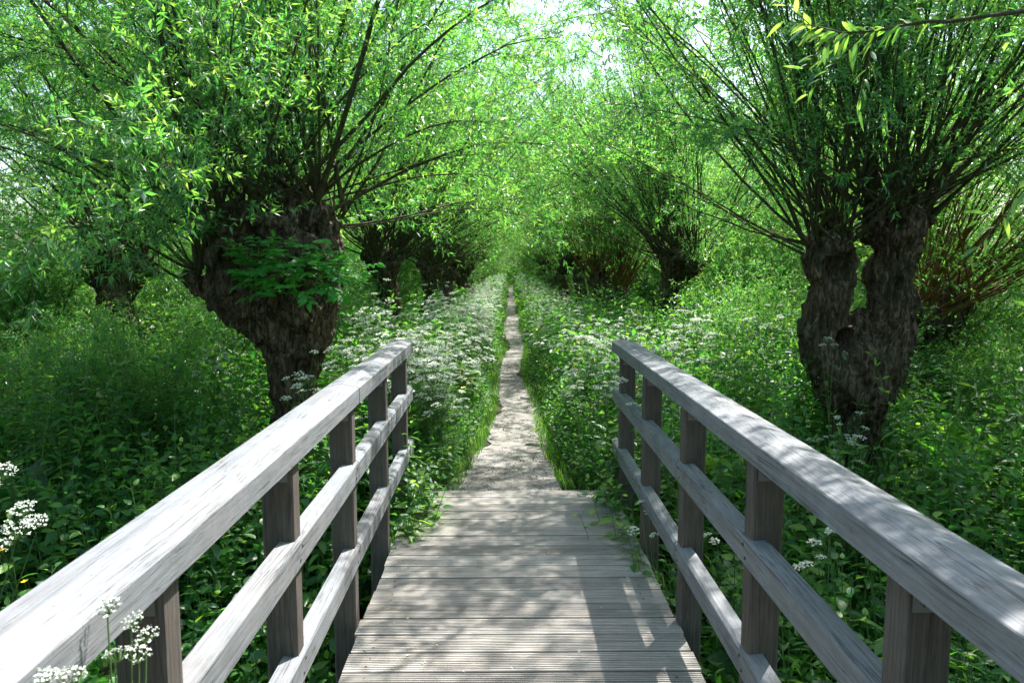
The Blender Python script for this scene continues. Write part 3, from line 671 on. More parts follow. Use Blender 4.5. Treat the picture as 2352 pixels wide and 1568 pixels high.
hanging([hd, D(2700, -30, 1.6), D(2352, 32, 2.1), D(2100, 55, 2.25), D(1980, 78, 2.3), D(1850, 62, 2.35)], 3, 7)
hanging([hd+[.1, .1, -.1], D(2800, 330, 1.6), D(2560, 380, 1.8), D(2440, 395, 1.9), D(2375, 405, 1.95)], 5, 2, 14)
hanging([hd+[.1, .0, -.2], D(2900, 560, 1.6), D(2560, 700, 1.8), D(2430, 712, 1.9), D(2365, 715, 1.95)], 6, 1, 10)

# ------------------------------------------------------------------ undergrowth
def dens_pts(rng, n, x0, x1, y0, y1, keep):
    x = rng.uniform(x0, x1, n); y_ = rng.uniform(y0, y1, n); k_ = keep(x, y_); return x[k_], y_[k_]
def off_path(x, y_, m_=.05): return np.abs(x-xc(y_)) > hw(y_)+m_
def off_bridge(x, y_): return (y_ > 5.15) | (x < XL-.28) | (x > XR+.28)
def herbs(mb, ms, x, y_, rng, h=(.35, .85), pairs=7, ll=(.05, .10), wr=.48, tmpl='ovate', up=1.0, lean=.12):
    n = len(x); z = H(x, y_); hh = rng.uniform(*h, n)
    K = 4; t = np.linspace(0, 1, K); ln = rng.normal(0, lean, (n, 2))
    P = np.zeros((n, K, 3)); P[:, :, 0] = x[:, None]+ln[:, :1]*hh[:, None]*t**1.5; P[:, :, 1] = y_[:, None]+ln[:, 1:]*hh[:, None]*t**1.5; P[:, :, 2] = z[:, None]+hh[:, None]*t
    tubes(ms, P, np.broadcast_to(.004*(1-.6*t), (n, K)), 3)
    q = np.arange(pairs); tq = .22+.78*(q+.5)/pairs
    li = np.repeat(np.arange(n), pairs*2); tt = np.tile(np.repeat(tq, 2), n); sd = np.tile(np.array([0, np.pi]), n*pairs)
    az = np.repeat(rng.uniform(0, 6.28, n), pairs*2)+np.tile(np.repeat(q*1.57, 2), n)+sd+rng.normal(0, .3, len(li))
    fi = tt*(K-1); i0 = np.minimum(fi.astype(int), K-2); fr = (fi-i0)[:, None]
    lp = P[li, i0]*(1-fr)+P[li, i0+1]*fr
    el = rng.normal(.15, .3, len(li))+.5*(tt > .85)
    d = np.stack([np.cos(az)*np.cos(el), np.sin(az)*np.cos(el), np.sin(el)], -1)
    L = rng.uniform(*ll, len(li))*(1.1-.45*tt)
    lp = lp+d*.012
    tone = np.clip(np.repeat(rng.random(n), pairs*2)*.6+rng.random(len(li))*.4, 0, 1)
    leaves(mb, lp, d, L, L*wr*rng.uniform(.8, 1.15, len(li)), rng, up=up, tmpl=tmpl, r=tone)
rng = np.random.default_rng(501)
near = MB(); nst = MB()
clear = lambda x, y_: ~(((np.abs(x-BR[0]*y_/BR[1]) < .42) & (y_ > 5.0) & (y_ < 6.9)) | ((np.abs(x-BL[0]*y_/BL[1]) < .3) & (y_ > 5.4) & (y_ < 6.8)))
keep = lambda x, y_: off_path(x, y_, .28) & off_bridge(x, y_) & clear(x, y_)
x, y_ = dens_pts(rng, 5200, -6.5, 7.0, 4.7, 11, keep); hs = .55+.5*fbm(np.stack([x*.7, y_*.7, 0*x], -1), 2, 2)
for q in range(3):
    k_ = (np.digitize(hs, [.45, .62]) == q); herbs(near, nst, x[k_], y_[k_], rng, ((.25, .5), (.4, .8), (.6, 1.05))[q], ll=((.05, .10), (.07, .14), (.08, .17))[q])
x, y_ = dens_pts(rng, 2000, -6.0, -.9, 1.2, 5.2, keep); herbs(near, nst, x, y_, rng, (.35, .9), ll=(.06, .13))
x, y_ = dens_pts(rng, 2000, 1.1, 6.5, 1.2, 5.2, keep); herbs(near, nst, x, y_, rng, (.40, 1.1), wr=.36, ll=(.06, .14))
x, y_ = dens_pts(rng, 3400, -6.5, 7, 6.6, 15, lambda a, b: (np.abs(a-xc(b)) > hw(b)+.9) & (fbm(np.stack([a*.5, b*.5, 0*a], -1), 7, 2) > -.12)); herbs(near, nst, x, y_, rng, (.75, 1.5), pairs=12, ll=(.06, .13), wr=.36)
for xa, xb, ya, yb in ((-6.5, -2.4, 5.3, 9.5), (2.0, 6.5, 4.6, 8.5)):
    x, y_ = dens_pts(rng, 1500, xa, xb, ya, yb, lambda a, b: clear(a, b) & (fbm(np.stack([a*1.1, b*1.1, 0*a+5], -1), 17, 2) > .05)); herbs(near, nst, x, y_, rng, (.7, 1.35), pairs=11, ll=(.06, .15), wr=.34, lean=.2)
x, y_ = dens_pts(rng, 900, -6, 6.5, 4.7, 11, keep); herbs(near, nst, x, y_, rng, (.6, 1.15), pairs=9, ll=(.07, .13), wr=.22, tmpl='lance')
yy = rng.uniform(5.2, 14, 5200); sd = rng.choice([-1, 1], 5200); dd = .06+rng.exponential(.5, 5200); x = xc(yy)+sd*(hw(yy)+dd)
for q in range(3):
    k_ = np.digitize(dd, [.18, .45]) == q; herbs(near, nst, x[k_], yy[k_], rng, ((.10, .3), (.25, .55), (.45, .85))[q], pairs=(5, 6, 7)[q], ll=((.03, .06), (.04, .09), (.05, .11))[q], wr=.4)
x, y_ = dens_pts(rng, 900, -1.6, 1.7, 5.2, 12, lambda a, b: off_path(a, b, .05)); herbs(near, nst, x, y_, rng, (.08, .3), pairs=4, ll=(.03, .07))
tag(near.obj('undergrowth', M['herb']), 'dense nettles and leafy herbs covering the banks beside the bridge', 'undergrowth', kind='stuff')
tag(nst.obj('undergrowth_stems', M['stem']), 'thin green stems of the herbs covering the banks beside the bridge', 'undergrowth', kind='stuff')
far = MB()
def herbs_far(x, y_, rng, h, nl, ll):
    n = len(x); z = H(x, y_); hh = rng.uniform(*h, n); li = np.repeat(np.arange(n), nl)
    t = rng.random(len(li)); a = rng.uniform(0, 6.28, len(li)); r_ = rng.uniform(0, .14, len(li))
    lp = np.stack([x[li]+np.cos(a)*r_, y_[li]+np.sin(a)*r_, z[li]+hh[li]*t], -1)
    el = rng.normal(.3, .4, len(li)); d = np.stack([np.cos(a)*np.cos(el), np.sin(a)*np.cos(el), np.sin(el)], -1)
    L = rng.uniform(*ll, len(li)); leaves(far, lp, d, L, L*rng.uniform(.25, .5, len(li)), rng, r=np.clip(rng.random(n)[li]*.6+rng.random(len(li))*.4, 0, 1))
keep = lambda x, y_: off_path(x, y_, .15)
x, y_ = dens_pts(rng, 6500, -9, 10, 10.5, 24, keep); herbs_far(x, y_, rng, (.4, .9), 14, (.07, .14))
x, y_ = dens_pts(rng, 6500, -14, 15, 24, 66, keep); herbs_far(x, y_, rng, (.5, 1.1), 10, (.14, .28))
x, y_ = dens_pts(rng, 1600, -14, -6, 3, 12, keep); herbs_far(x, y_, rng, (.5, 1.0), 14, (.08, .15))
x, y_ = dens_pts(rng, 1600, 6.5, 14, 3, 12, keep); herbs_far(x, y_, rng, (.5, 1.0), 14, (.08, .15))
x, y_ = dens_pts(rng, 900, -4, 5, 57.5, 80, lambda a, b: a > -99); herbs_far(x, y_, rng, (.8, 1.6), 14, (.2, .4))
tag(far.obj('ground_cover', M['herb']), 'leafy ground cover under the far willows on both sides of the path', 'ground cover', kind='stuff')
# grass
def grass(mb, x, y_, rng, h=(.1, .3), w=.004, out=.5):
    n = len(x); z = H(x, y_); hh = rng.uniform(*h, n); a = rng.uniform(0, 6.28, n); b = rng.uniform(.15, out, n)*hh
    K = 4; t = np.linspace(0, 1, K)
    P = np.zeros((n, K, 3)); P[:, :, 0] = x[:, None]+np.cos(a)[:, None]*b[:, None]*t**2; P[:, :, 1] = y_[:, None]+np.sin(a)[:, None]*b[:, None]*t**2
    P[:, :, 2] = z[:, None]+hh[:, None]*(t-.35*t**3*(b/hh)[:, None])
    s_ = np.stack([-np.sin(a+.6), np.cos(a+.6), 0*a], -1)
    W = (w*rng.uniform(.7, 1.4, n))[:, None]*np.array([1, .9, .6, .08])[None]
    V = np.stack([P-s_[:, None]*W[..., None], P+s_[:, None]*W[..., None]], 2)
    off = np.arange(n)[:, None, None]*K*2; k_ = np.arange(K-1)[None, :, None]*2
    F = (off+k_+np.array([0, 1, 3, 2])[None, None]).reshape(-1, 4)
    mb.add(V, F, np.repeat(rng.random(n), K*2))
gm = MB()
x, y_ = dens_pts(rng, 60000, -1.5, 1.7, 5.16, 15, lambda a, b: off_path(a, b, -.07) & (np.abs(a-xc(b)) < hw(b)+.1+rng.exponential(.35, len(a)))); grass(gm, x, y_, rng, (.03, .15), .0028, .9)
x, y_ = dens_pts(rng, 30000, -1.6, 2.0, 15, 60, lambda a, b: off_path(a, b, -.04) & (np.abs(a-xc(b)) < hw(b)+.8)); grass(gm, x, y_, rng, (.08, .35), .006, .8)
x, y_ = dens_pts(rng, 16000, -5, 5.5, 1.2, 9, lambda a, b: off_path(a, b, .2) & off_bridge(a, b)); grass(gm, x, y_, rng, (.2, .6), .0035, .7)
tag(gm.obj('grass', M['grass']), 'fine green grass along the path edges and among the herbs', 'grass', kind='stuff')

# ------------------------------------------------------------------ cow parsley
def umbel(fl, st, c, d, r, rng, nu=11, nf=7, fs=.0035, ray=True):
    """white compound umbel centred at c facing d"""
    d = nrm(np.array(d, float)); a = nrm(np.cross(d, [.3, .9, .1])); b = np.cross(d, a)
    th = np.arange(nu)*2.4; rr = r*np.sqrt((np.arange(nu)+.5)/nu)
    C = c+a*(np.cos(th)*rr)[:, None]+b*(np.sin(th)*rr)[:, None]-d*((rr/r)**2*r*.35)[:, None]+rng.normal(0, r*.06, (nu, 3))
    if ray and st is not None:
        o = c-d*r*1.1; P = np.stack([np.broadcast_to(o, C.shape), C*.5+o*.5+(C-c)*.15, C], 1); tubes(st, P, np.full((nu, 3), .0007), 3)
    F = np.repeat(C, nf, 0)+rng.normal(0, r*.105, (nu*nf, 3))*(1-.5*np.abs(d)); n = len(F)
    nn = nrm(d+rng.normal(0, .45, (n, 3))); u = nrm(np.cross(nn, rng.normal(size=(n, 3)))); v = np.cross(nn, u); s_ = (fs*rng.uniform(.7, 1.4, n))[:, None]
    V = np.stack([F-u*s_, F-v*s_, F+u*s_, F+v*s_], 1)
    fl.add(V, np.arange(n*4).reshape(-1, 4), np.repeat(rng.random(n), 4))
def fern_leaf(mb, p, d, L, rng, dens=9):
    """feathery twice-divided leaf"""
    d = nrm(np.array(d, float)); s_ = nrm(np.cross(d, [0, 0, 1.]))
    pp = []; dd = []; ll = []
    for q in np.linspace(.2, 1, dens):
        for sg in (-1, 1):
            o = p+d*L*q; sd = nrm(s_*sg+d*.7); l2 = L*.55*(1.15-q)
            for w in np.linspace(.25, 1, 4):
                for s3 in (-1, 1):
                    pp.append(o+sd*l2*w); dd.append(nrm(sd+s3*.8*nrm(np.cross(sd, [0, 0, 1])))); ll.append(.30*l2*(1.2-w)+.008)
    pp = np.array(pp); pp[:, 2] -= (np.linalg.norm(pp-p, axis=1))**2*.5
    ll = np.array(ll); leaves(mb, pp, np.array(dd), ll, ll*.5, rng, up=2.0)
def cow_parsley(seed, h=.85, nb=9):
    rng = np.random.default_rng(seed); st = MB(); lf = MB(); heads = [MB()]
    ln = rng.normal(0, .06, 2); t = np.linspace(0, 1, 6)
    main = np.stack([ln[0]*t**1.5*h, ln[1]*t**1.5*h, t*h], -1); main += np.cumsum(rng.normal(0, .005, main.shape), 0); main[0] = 0
    tubes(st, [main], [.0045*(1-.6*t)], 5)
    umbel(heads[0], st, main[-1]+[0, 0, .02], [0, 0, 1], rng.uniform(.034, .048), rng, 12, 8, .0044)
    for k in range(nb):
        q = rng.uniform(.45, .95); i = q*5; i0 = min(int(i), 4); p = main[i0]+(main[i0+1]-main[i0])*(i-i0)
        a = k*2.4+rng.uniform(-.4, .4); l = rng.uniform(.14, .34)*(1.3-q*.5)
        d = np.array([math.cos(a)*.6, math.sin(a)*.6, rng.uniform(.6, 1.1)])
        mid = p+d*l*.5+[0, 0, .0]; end = p+d*l+[0, 0, .04]
        tubes(st, [[p, mid, end]], [[.0024, .0018, .0012]], 3)
        heads.append(MB()); umbel(heads[-1], st, end+[0, 0, .015], [d[0]*.35, d[1]*.35, 1], rng.uniform(.026, .043), rng, 12, 8, .0044)
        if k % 2 == 0: fern_leaf(lf, p, [math.cos(a+2), math.sin(a+2), .35], rng.uniform(.10, .2), rng, 6)
    for k in range(4):
        a = k*1.7; fern_leaf(lf, main[1]*(.6+.3*k), [math.cos(a), math.sin(a), .5], rng.uniform(.18, .28), rng, 7)
    al = MB(); al.v = [v for f_ in heads for v in f_.v]; al.r = [r_ for f_ in heads for r_ in f_.r]
    o_ = 0
    for f_ in heads: al.f.append(f_.f[0]+o_); o_ += f_.n
    return st.mesh('stem', M['stem']), lf.mesh('leaves', M['herb']), al.mesh('blossom', M['petal']), [f_.mesh('flower_head', M['petal']) for f_ in heads]
CP = [cow_parsley(600+i, h=hh, nb=nb) for i, (hh, nb) in enumerate(((.85, 15), (.7, 12), (.95, 17), (.78, 13), (.6, 10)))]
def place_cp(x, y_, label, group, rng, i=None, s=1, z=None, tilt=.08):
    i = rng.integers(0, len(CP)) if i is None else i
    o = empty('cow_parsley', (x, y_, float(H(x, y_)) if z is None else z), 0)
    o.rotation_euler = (rng.normal(0, tilt), rng.normal(0, tilt), rng.uniform(0, 6.28)); o.scale = (s,)*3
    link('stem', CP[i][0], o); link('leaves', CP[i][1], o)
    if y_ < 8.5:
        for me in CP[i][3]: link('flower_head', me, o)
    else: link('blossom', CP[i][2], o)
    return tag(o, label, 'cow parsley', group)
rng = np.random.default_rng(9001)
def clump(x, y_, th=.42): return (.5+.9*fbm(np.stack([x*1.1, y_*.55, 0*x+3], -1), 61, 3)) > th
def cpx(side, n, y0, y1):
    x, y_ = cpx0(side, n*3, y0, y1); k_ = np.where(clump(x, y_, .40 if side < 0 else .5))[0][:n]; return x[k_], y_[k_]
def cpx0(side, n, y0, y1):
    yy = y0+(y1-y0)*rng.random(n)**1.3
    if side < 0: x = xc(yy)-hw(yy)-.16-np.abs(rng.normal(0, .6, n))
    else: x = xc(yy)+hw(yy)+.2+np.abs(rng.normal(0, .8, n))
    return x, yy
x, y_ = cpx(-1, 170, 5.5, 13)
for a, b in zip(x, y_): place_cp(a, b, 'white cow parsley in the dense bank of flowers left of the path', 'cow parsley left of the path', rng, s=rng.uniform(.65, 1.2), tilt=.13)
x, y_ = cpx(1, 72, 5.5, 13)
for a, b in zip(x, y_): place_cp(a, b, 'white cow parsley in the loose bank of flowers right of the path', 'cow parsley right of the path', rng, s=rng.uniform(.6, 1.1), tilt=.13)
for n, (xa, xb, ya, yb), lab in ((18, (1.4, 4.2, 7.2, 12), 'tall cow parsley in the high growth between the right railing and the straight brown trunk'), (16, (-2.6, -1.2, 7.6, 11.5), 'tall cow parsley standing behind the large left willow'), (12, (-4.8, -2.6, 6, 8.5), 'cow parsley flowering in the shade left of the large willow'), (16, (1.7, 5, 5.4, 9), 'cow parsley flowering around the foot of the forked willow')):
    for _ in range(n): place_cp(rng.uniform(xa, xb), rng.uniform(ya, yb), lab, lab, rng, s=rng.uniform(1.1, 1.45) if 'tall' in lab else rng.uniform(.8, 1.2))
# the far, uncountable flowers
fb = MB(); fs_ = MB()
for side, n in ((-1, 1500), (1, 650)):
    yy = 10.5+42*rng.random(n)**1.4
    x = xc(yy)+side*(hw(yy)+.2+np.abs(rng.normal(0, .6 if side < 0 else .8, n)))
    k_ = clump(x, yy, .38 if side < 0 else .5) | (yy > 22); x = x[k_]; yy = yy[k_]; n = len(x)
    z = H(x, yy); hh = rng.uniform(.45, 1.1, n)
    for i in range(n):
        P0 = np.array([x[i], yy[i], z[i]])
        m_ = 7; aa = rng.uniform(0, 6.28, m_); rr = rng.uniform(0, .2, m_)
        C = P0+np.stack([np.cos(aa)*rr, np.sin(aa)*rr, hh[i]*rng.uniform(.65, 1, m_)], -1)
        C = np.repeat(C, 14, 0)+rng.normal(0, 1, (m_*14, 3))*np.array([.020, .020, .005]); k_ = len(C)
        nn = nrm(np.array([0, 0, 1.])+rng.normal(0, .35, (k_, 3))); u = nrm(np.cross(nn, rng.normal(size=(k_, 3)))); v = np.cross(nn, u); s_ = rng.uniform(.004, .008, (k_, 1))
        fb.add(np.stack([C-u*s_, C-v*s_, C+u*s_, C+v*s_], 1), np.arange(k_*4).reshape(-1, 4), np.repeat(rng.random(k_), 4))
tag(fb.obj('distant_flowers', M['petal']), 'haze of small white flower heads lining the far stretch of the path', 'flowers', kind='stuff')

# ------------------------------------------------------------------ single plants and small things
rng = np.random.default_rng(321)
# elder growing on the head of the left willow
eb = MB(); es = MB()
er = D(690, 640, YL-.35)
for k in range(85):
    px, py = rng.uniform(535, 800), rng.uniform(575, 690)+(0 if k % 3 else -30)
    if k < 6: px, py = rng.uniform(780, 860), rng.uniform(590, 650)
    tip = D(px, py, YL-rng.uniform(.60, .95)); st0 = er+(tip-er)*.25+rng.normal(0, .05, 3)
    d = nrm(tip-er+rng.normal(0, .25, 3)*np.array([1, .5, .6])); L = rng.uniform(.12, .22)
    b0 = tip-d*L*.6
    tubes(es, [[er, (er+b0)/2+[0, 0, .05], b0, tip+d*L*.35]], [[.006, .004, .002, .001]], 4)
    sx = nrm(np.cross(d, [0, 0, 1.])); pp = []; dd = []
    for q in (.1, .45, .8):
        for sg in (-1, 1): pp.append(b0+d*L*q); dd.append(sx*sg+d*.55)
    pp.append(b0+d*L*.95); dd.append(d)
    n = len(pp); LL = rng.uniform(.055, .095, n); leaves_fine(eb, np.array(pp), np.array(dd), LL, LL*.55, rng, 'ovate', up=1.4, r=np.clip(rng.random()*.7+rng.random(n)*.3, 0, 1), fac=(0, -.7, 0))
el = empty('elder_bush', tuple(er)); tag(el, 'broad-leaved elder sprouting from the head of the large left willow', 'shrub')
for nm, mb_, mt in (('stems', es, 'stem'), ('foliage', eb, 'elder')):
    o = mb_.obj(nm, M[mt], el, smooth=True); o.matrix_parent_inverse = Matrix.Translation(el.location).inverted()

def nettle(seed, h, pairs=8, ll=.10):
    rng = np.random.default_rng(seed); st = MB(); lf = MB(); t = np.linspace(0, 1, 6); ln = rng.normal(0, .1, 2)
    P = np.stack([ln[0]*h*t**1.5, ln[1]*h*t**1.5, h*t], -1); tubes(st, [P], [.004*(1-.6*t)], 5)
    pp = []; dd = []; LL = []
    for k in range(pairs):
        q = .15+.85*(k+.6)/pairs; i = q*5; i0 = min(int(i), 4); p = P[i0]+(P[i0+1]-P[i0])*(i-i0)
        for sg in (0, math.pi):
            a = k*1.57+sg+rng.normal(0, .2); e = rng.normal(.1, .2)+(.5 if q > .9 else 0)
            d = np.array([math.cos(a)*math.cos(e), math.sin(a)*math.cos(e), math.sin(e)]); tubes(st, [[p, p+d*.03]], [[.0012, .001]], 3)
            pp.append(p+d*.025); dd.append(d); LL.append(ll*rng.uniform(.8, 1.15)*(1.15-.6*abs(q-.45)-.35*(q > .85)))
    LL = np.array(LL); leaves_fine(lf, np.array(pp), np.array(dd), LL, LL*.55, rng, 'nettle', up=1.8)
    return st.mesh('stem', M['stem'], True), lf.mesh('leaves', M['herb'], True)
NH = (.55, .7, .45, .62, .95, 1.15, 1.3)
NT = [nettle(700+i, h, 8 if h < .8 else 12, (.10 if h < .8 else .085)) for i, h in enumerate(NH)]
def put(name, ms, loc, rng, label, cat, group=None, s=1, tilt=.1, rot=None):
    o = empty(name, tuple(loc)); o.rotation_euler = rot if rot else (rng.normal(0, tilt), rng.normal(0, tilt), rng.uniform(0, 6.28)); o.scale = (s,)*3
    for nm, me in ms: link(nm, me, o)
    return tag(o, label, cat, group)
for (x0_, x1_, y0_, y1_, n, lab) in ((-.84, -.66, 4.2, 5.15, 34, 'leaning nettle spilling over the left edge of the deck'), (.80, .95, 3.7, 5.1, 22, 'leaning nettle spilling over the right edge of the deck'), (-1.15, -.78, 4.2, 5.3, 18, 'stinging nettle crowding the deck at the far end of the left railing'), (.86, 1.25, 3.4, 5.3, 16, 'stinging nettle pushing between the posts at the far end of the right railing'),
                                     (-4.8, -1.0, 3.9, 6.6, 70, 'broad nettle in the shade beside the left railing'), (1.2, 5.2, 4.0, 6.6, 64, 'broad nettle in the shade beside the right railing'),
                                     (-2.6, -.95, 2.2, 4.6, 14, 'tall nettle rising from the ditch bank left of the bridge'), (1.15, 2.4, 1.8, 4.4, 18, 'tall nettle rising from the ditch bank right of the bridge'), (-.66, -.4, 5.14, 5.6, 12, 'small nettle at the left corner where the deck meets the path'), (.5, .85, 5.14, 5.6, 12, 'small nettle at the right corner where the deck meets the path')):
    for _ in range(n):
        x, y_ = rng.uniform(x0_, x1_), rng.uniform(y0_, y1_)
        if 'broad' in lab and not clear(np.array([x]), np.array([y_]))[0]: continue
        g = float(H(x, y_)); i = rng.integers(0, 4) if g > -.35 or 'small' in lab else rng.integers(4, 7); s_ = rng.uniform(.8, 1.15)
        if 'small' not in lab: s_ = min(1.3, max(s_, (rng.uniform(-.05, .4)-g)/NH[i]))
        ln = (Matrix.Rotation(rng.uniform(.02, .22)*(1 if x < 0 else -1), 3, 'Y') @ Matrix.Rotation(rng.uniform(0, 6.28), 3, 'Z')).to_euler() if 'crowding' in lab or 'pushing' in lab else None
        if 'spilling' in lab:
            hh = rng.uniform(.16, .40)-g; i = int(np.argmin(np.abs(np.array(NH)-hh))); s_ = min(1.15, hh/NH[i]); ln = (Matrix.Rotation(rng.uniform(.12, .30)*(1 if x < 0 else -1), 3, 'Y') @ Matrix.Rotation(rng.uniform(0, 6.28), 3, 'Z')).to_euler()
        put('nettle', (('stem', NT[i][0]), ('leaves', NT[i][1])), (x, y_, g), rng, lab, 'nettle', lab.replace('stinging nettle', 'nettles').replace('tall nettle', 'nettles').replace('broad nettle', 'nettles').replace('leaning nettle', 'nettles').replace('small nettle', 'nettles'), s_ if 'small' not in lab else s_*.55, rot=tuple(ln) if ln else None)
def dock(seed, n=8, L=.32):
    rng = np.random.default_rng(seed); st = MB(); lf = MB(); pp = []; dd = []; LL = []
    for k in range(n):
        a = k*2.4; e = rng.uniform(.5, 1.25); d = np.array([math.cos(a)*math.cos(e), math.sin(a)*math.cos(e), math.sin(e)]); l = rng.uniform(.06, .14)
        tubes(st, [[(0, 0, 0), d*l]], [[.005, .003]], 4); pp.append(d*l); dd.append(d); LL.append(L*rng.uniform(.7, 1.15))
    LL = np.array(LL); leaves_fine(lf, np.array(pp), np.array(dd), LL, LL*.34, rng, 'dock', up=.8, droop=.6)
    return st.mesh('stalks', M['stem']), lf.mesh('leaves', M['herb'], True)
DK = [dock(800), dock(801, 6, .26), dock(802, 9, .36)]
for x, y_, i, s_, lab in ((-2.35, 5.0, 2, 1.2, 'big dock with long dark leaves below the left handrail'), (-3.1, 5.5, 0, 1.2, 'dock with broad leaves in the shade at the left of the bank'), (-1.9, 5.7, 2, 1.1, 'dock at the foot of the large left willow'), (-2.6, 6.3, 1, 1.2, 'small dock behind the large dock left of the bridge'),
                        (-1.5, 4.8, 0, 1.0, 'dock seen between the left railings on the ditch bank'), (.72, 8.2, 2, .8, 'glossy dock with dark leaves at the right edge of the path'), (.80, 9.4, 0, .9, 'second glossy dock at the right edge of the path, farther on'), (1.15, 7.3, 1, 1.0, 'bright dock among flowers right of the path'), (1.5, 9.0, 0, 1.1, 'pale sunlit dock deep in the flowers right of the path'),
                        (-.75, 8.6, 1, .9, 'dock leaves at the left edge of the path'), (-1.0, 7.2, 0, .9, 'dock under the cow parsley left of the path'), (2.3, 8.2, 2, 1.1, 'sunlit dock behind the right railing'), (2.0, 7.2, 0, 1.2, 'dock with upright leaves just behind the far end of the right railing'),
                        (2.4, 4.6, 0, 1.2, 'dock in the dark gap under the right handrail'), (3.4, 5.2, 2, 1.1, 'dock beside the foot of the forked willow')):
    put('dock_plant', (('stalks', DK[i][0]), ('leaves', DK[i][1])), (x, y_, float(H(x, y_))), rng, lab, 'dock', None, s_)
for k in range(30):
    sd = -1 if k % 2 else 1; y_ = rng.uniform(4.6, 8.5); x = sd*rng.uniform(1.3, 4.6)
    if not clear(np.array([x]), np.array([y_]))[0]: continue
    lab = 'broad-leaved dock in the mixed growth %s of the bridge' % ('left' if sd < 0 else 'right')
    put('dock_plant', (('stalks', DK[k % 3][0]), ('leaves', DK[k % 3][1])), (x, y_, float(H(x, y_))+.05), rng, lab, 'dock', 'docks in the growth %s of the bridge' % ('left' if sd < 0 else 'right'), rng.uniform(1.2, 1.9))
# one bright leaf leaning over the path
mb = MB(); p0 = D(1213, 993, 6.55); leaves_fine(mb, np.array([p0, p0+[.01, .01, 0]]), np.array([[1, .2, .42], [.75, .6, .1]]), np.array([.17, .10]), np.array([.07, .05]), rng, 'dock', up=1, droop=.1, r=.95)
sp = MB(); tubes(sp, [[p0, p0*.5+np.array([.45, 6.6, -.06])*.5, (.45, 6.6, -.07)]], [[.002, .002, .002]], 4)
o = empty('young_dock', (.45, 6.6, -.07)); tag(o, 'single bright yellow-green dock leaf leaning over the right edge of the path', 'dock')
for nm, m_, mt in (('leaves', mb, 'grass'), ('stalk', sp, 'stem')):
    q = m_.obj(nm, M[mt], o, smooth=True); q.matrix_parent_inverse = Matrix.Translation(o.location).inverted()
# umbels right in front of the camera and along the right railing
def tall_umbel(root, tops, lab, rng, name='cow_parsley', cat='cow parsley', r=.026, fs=.0021, nf=16, nu=13, leafs=2):
    o = empty(name, tuple(root)); inv = Matrix.Translation(o.location).inverted(); root = np.array(root)
    tops = [np.array(t_) for t_ in tops]; c = np.mean(tops, 0); fork = root*.35+c*.65+[0, 0, -.03]; fork[2] = min(fork[2], min(t_[2] for t_ in tops)-.05)
    st = MB(); lf = MB(); m_ = (root+fork)/2+rng.normal(0, .02, 3)
    t = np.linspace(0, 1, 8)[:, None]; P = (1-t)**2*root+2*t*(1-t)*m_+t*t*fork; tubes(st, [P], [np.linspace(.0045, .003, 8)], 6)
    for k, tp in enumerate(tops):
        md = (fork+tp)/2+[0, 0, -.015]; cb = tp-np.array([0, 0, r*1.1]); P = (1-t)**2*fork+2*t*(1-t)*md+t*t*cb; tubes(st, [P], [np.linspace(.0026, .0013, 8)], 5)
        h = MB(); umbel(h, st, tp, nrm(np.array([rng.normal(0, .25), rng.normal(0, .25)-.2, 1])), r*rng.uniform(.8, 1.15), rng, nu, nf, fs)
        q = h.obj('flower_head', M['petal'], o); q.matrix_parent_inverse = inv
    for k in range(leafs): a = rng.uniform(0, 6.28); fern_leaf(lf, root+(fork-root)*rng.uniform(.25, .75), [math.cos(a), math.sin(a), .3], rng.uniform(.10, .2), rng, 7)
    q = st.obj('stem', M['stem'], o, smooth=True); q.matrix_parent_inverse = inv
    if leafs: q = lf.obj('leaves', M['herb'], o); q.matrix_parent_inverse = inv
    return tag(o, lab, cat)
def gr(x, y_): return (x, y_, float(H(x, y_)))
tall_umbel((-.50, .80, -.75), [D(245, 1385, 1.10), D(300, 1420, 1.16), D(335, 1450, 1.18), D(262, 1488, 1.08), D(318, 1490, 1.12)], 'close cow parsley with several white heads in front of the left handrail', rng, r=.019, fs=.0013, nf=8, nu=16, leafs=0)
tall_umbel((-.62, .70, -.75), [D(105, 1545, .95), D(160, 1540, .98)], 'close cow parsley heads in the bottom left corner', rng, r=.019, fs=.0013, nf=8, nu=16, leafs=0)
tall_umbel(gr(-2.0, 2.0), [D(48, 1160, 1.9), D(82, 1190, 1.95), D(35, 1205, 1.85), D(0, 1240, 1.85)], 'white umbels at the left edge of the view outside the railing', rng, r=.034, fs=.002, nf=11, nu=18)
tall_umbel(gr(-2.3, 2.1), [D(5, 1070, 2.0), D(-25, 1105, 2.0)], 'pale umbel cut by the left edge of the view', rng, r=.034, fs=.002, nf=11, nu=18)
tall_umbel(gr(1.45, 4.3), [D(1500, 860, 4.3), D(1475, 905, 4.3), D(1450, 925, 4.2), D(1510, 905, 4.4), D(1430, 870, 4.5)], 'cow parsley flowering through the far right railing', rng, r=.035, fs=.003, nf=12)
tall_umbel(gr(.95, 3.9), [D(1470, 1150, 3.9), D(1490, 1170, 3.9), D(1455, 1215, 3.7), D(1500, 1225, 3.7)], 'cow parsley poking onto the deck under the lowest right rail', rng, r=.028, fs=.003, nf=12)
tall_umbel(gr(1.3, 3.5), [D(1620, 1225, 3.4), D(1640, 1240, 3.4), D(1600, 1250, 3.4)], 'cow parsley showing between two posts of the right railing', rng, r=.03, fs=.003, nf=12)
tall_umbel(gr(1.75, 3.1), [D(1870, 1240, 3.1), D(1885, 1275, 3.1), D(1850, 1290, 3.0), D(1905, 1215, 3.2), D(1830, 1300, 3.0)], 'cow parsley hanging in the dark gap below the right handrail', rng, r=.03, fs=.0028, nf=14)
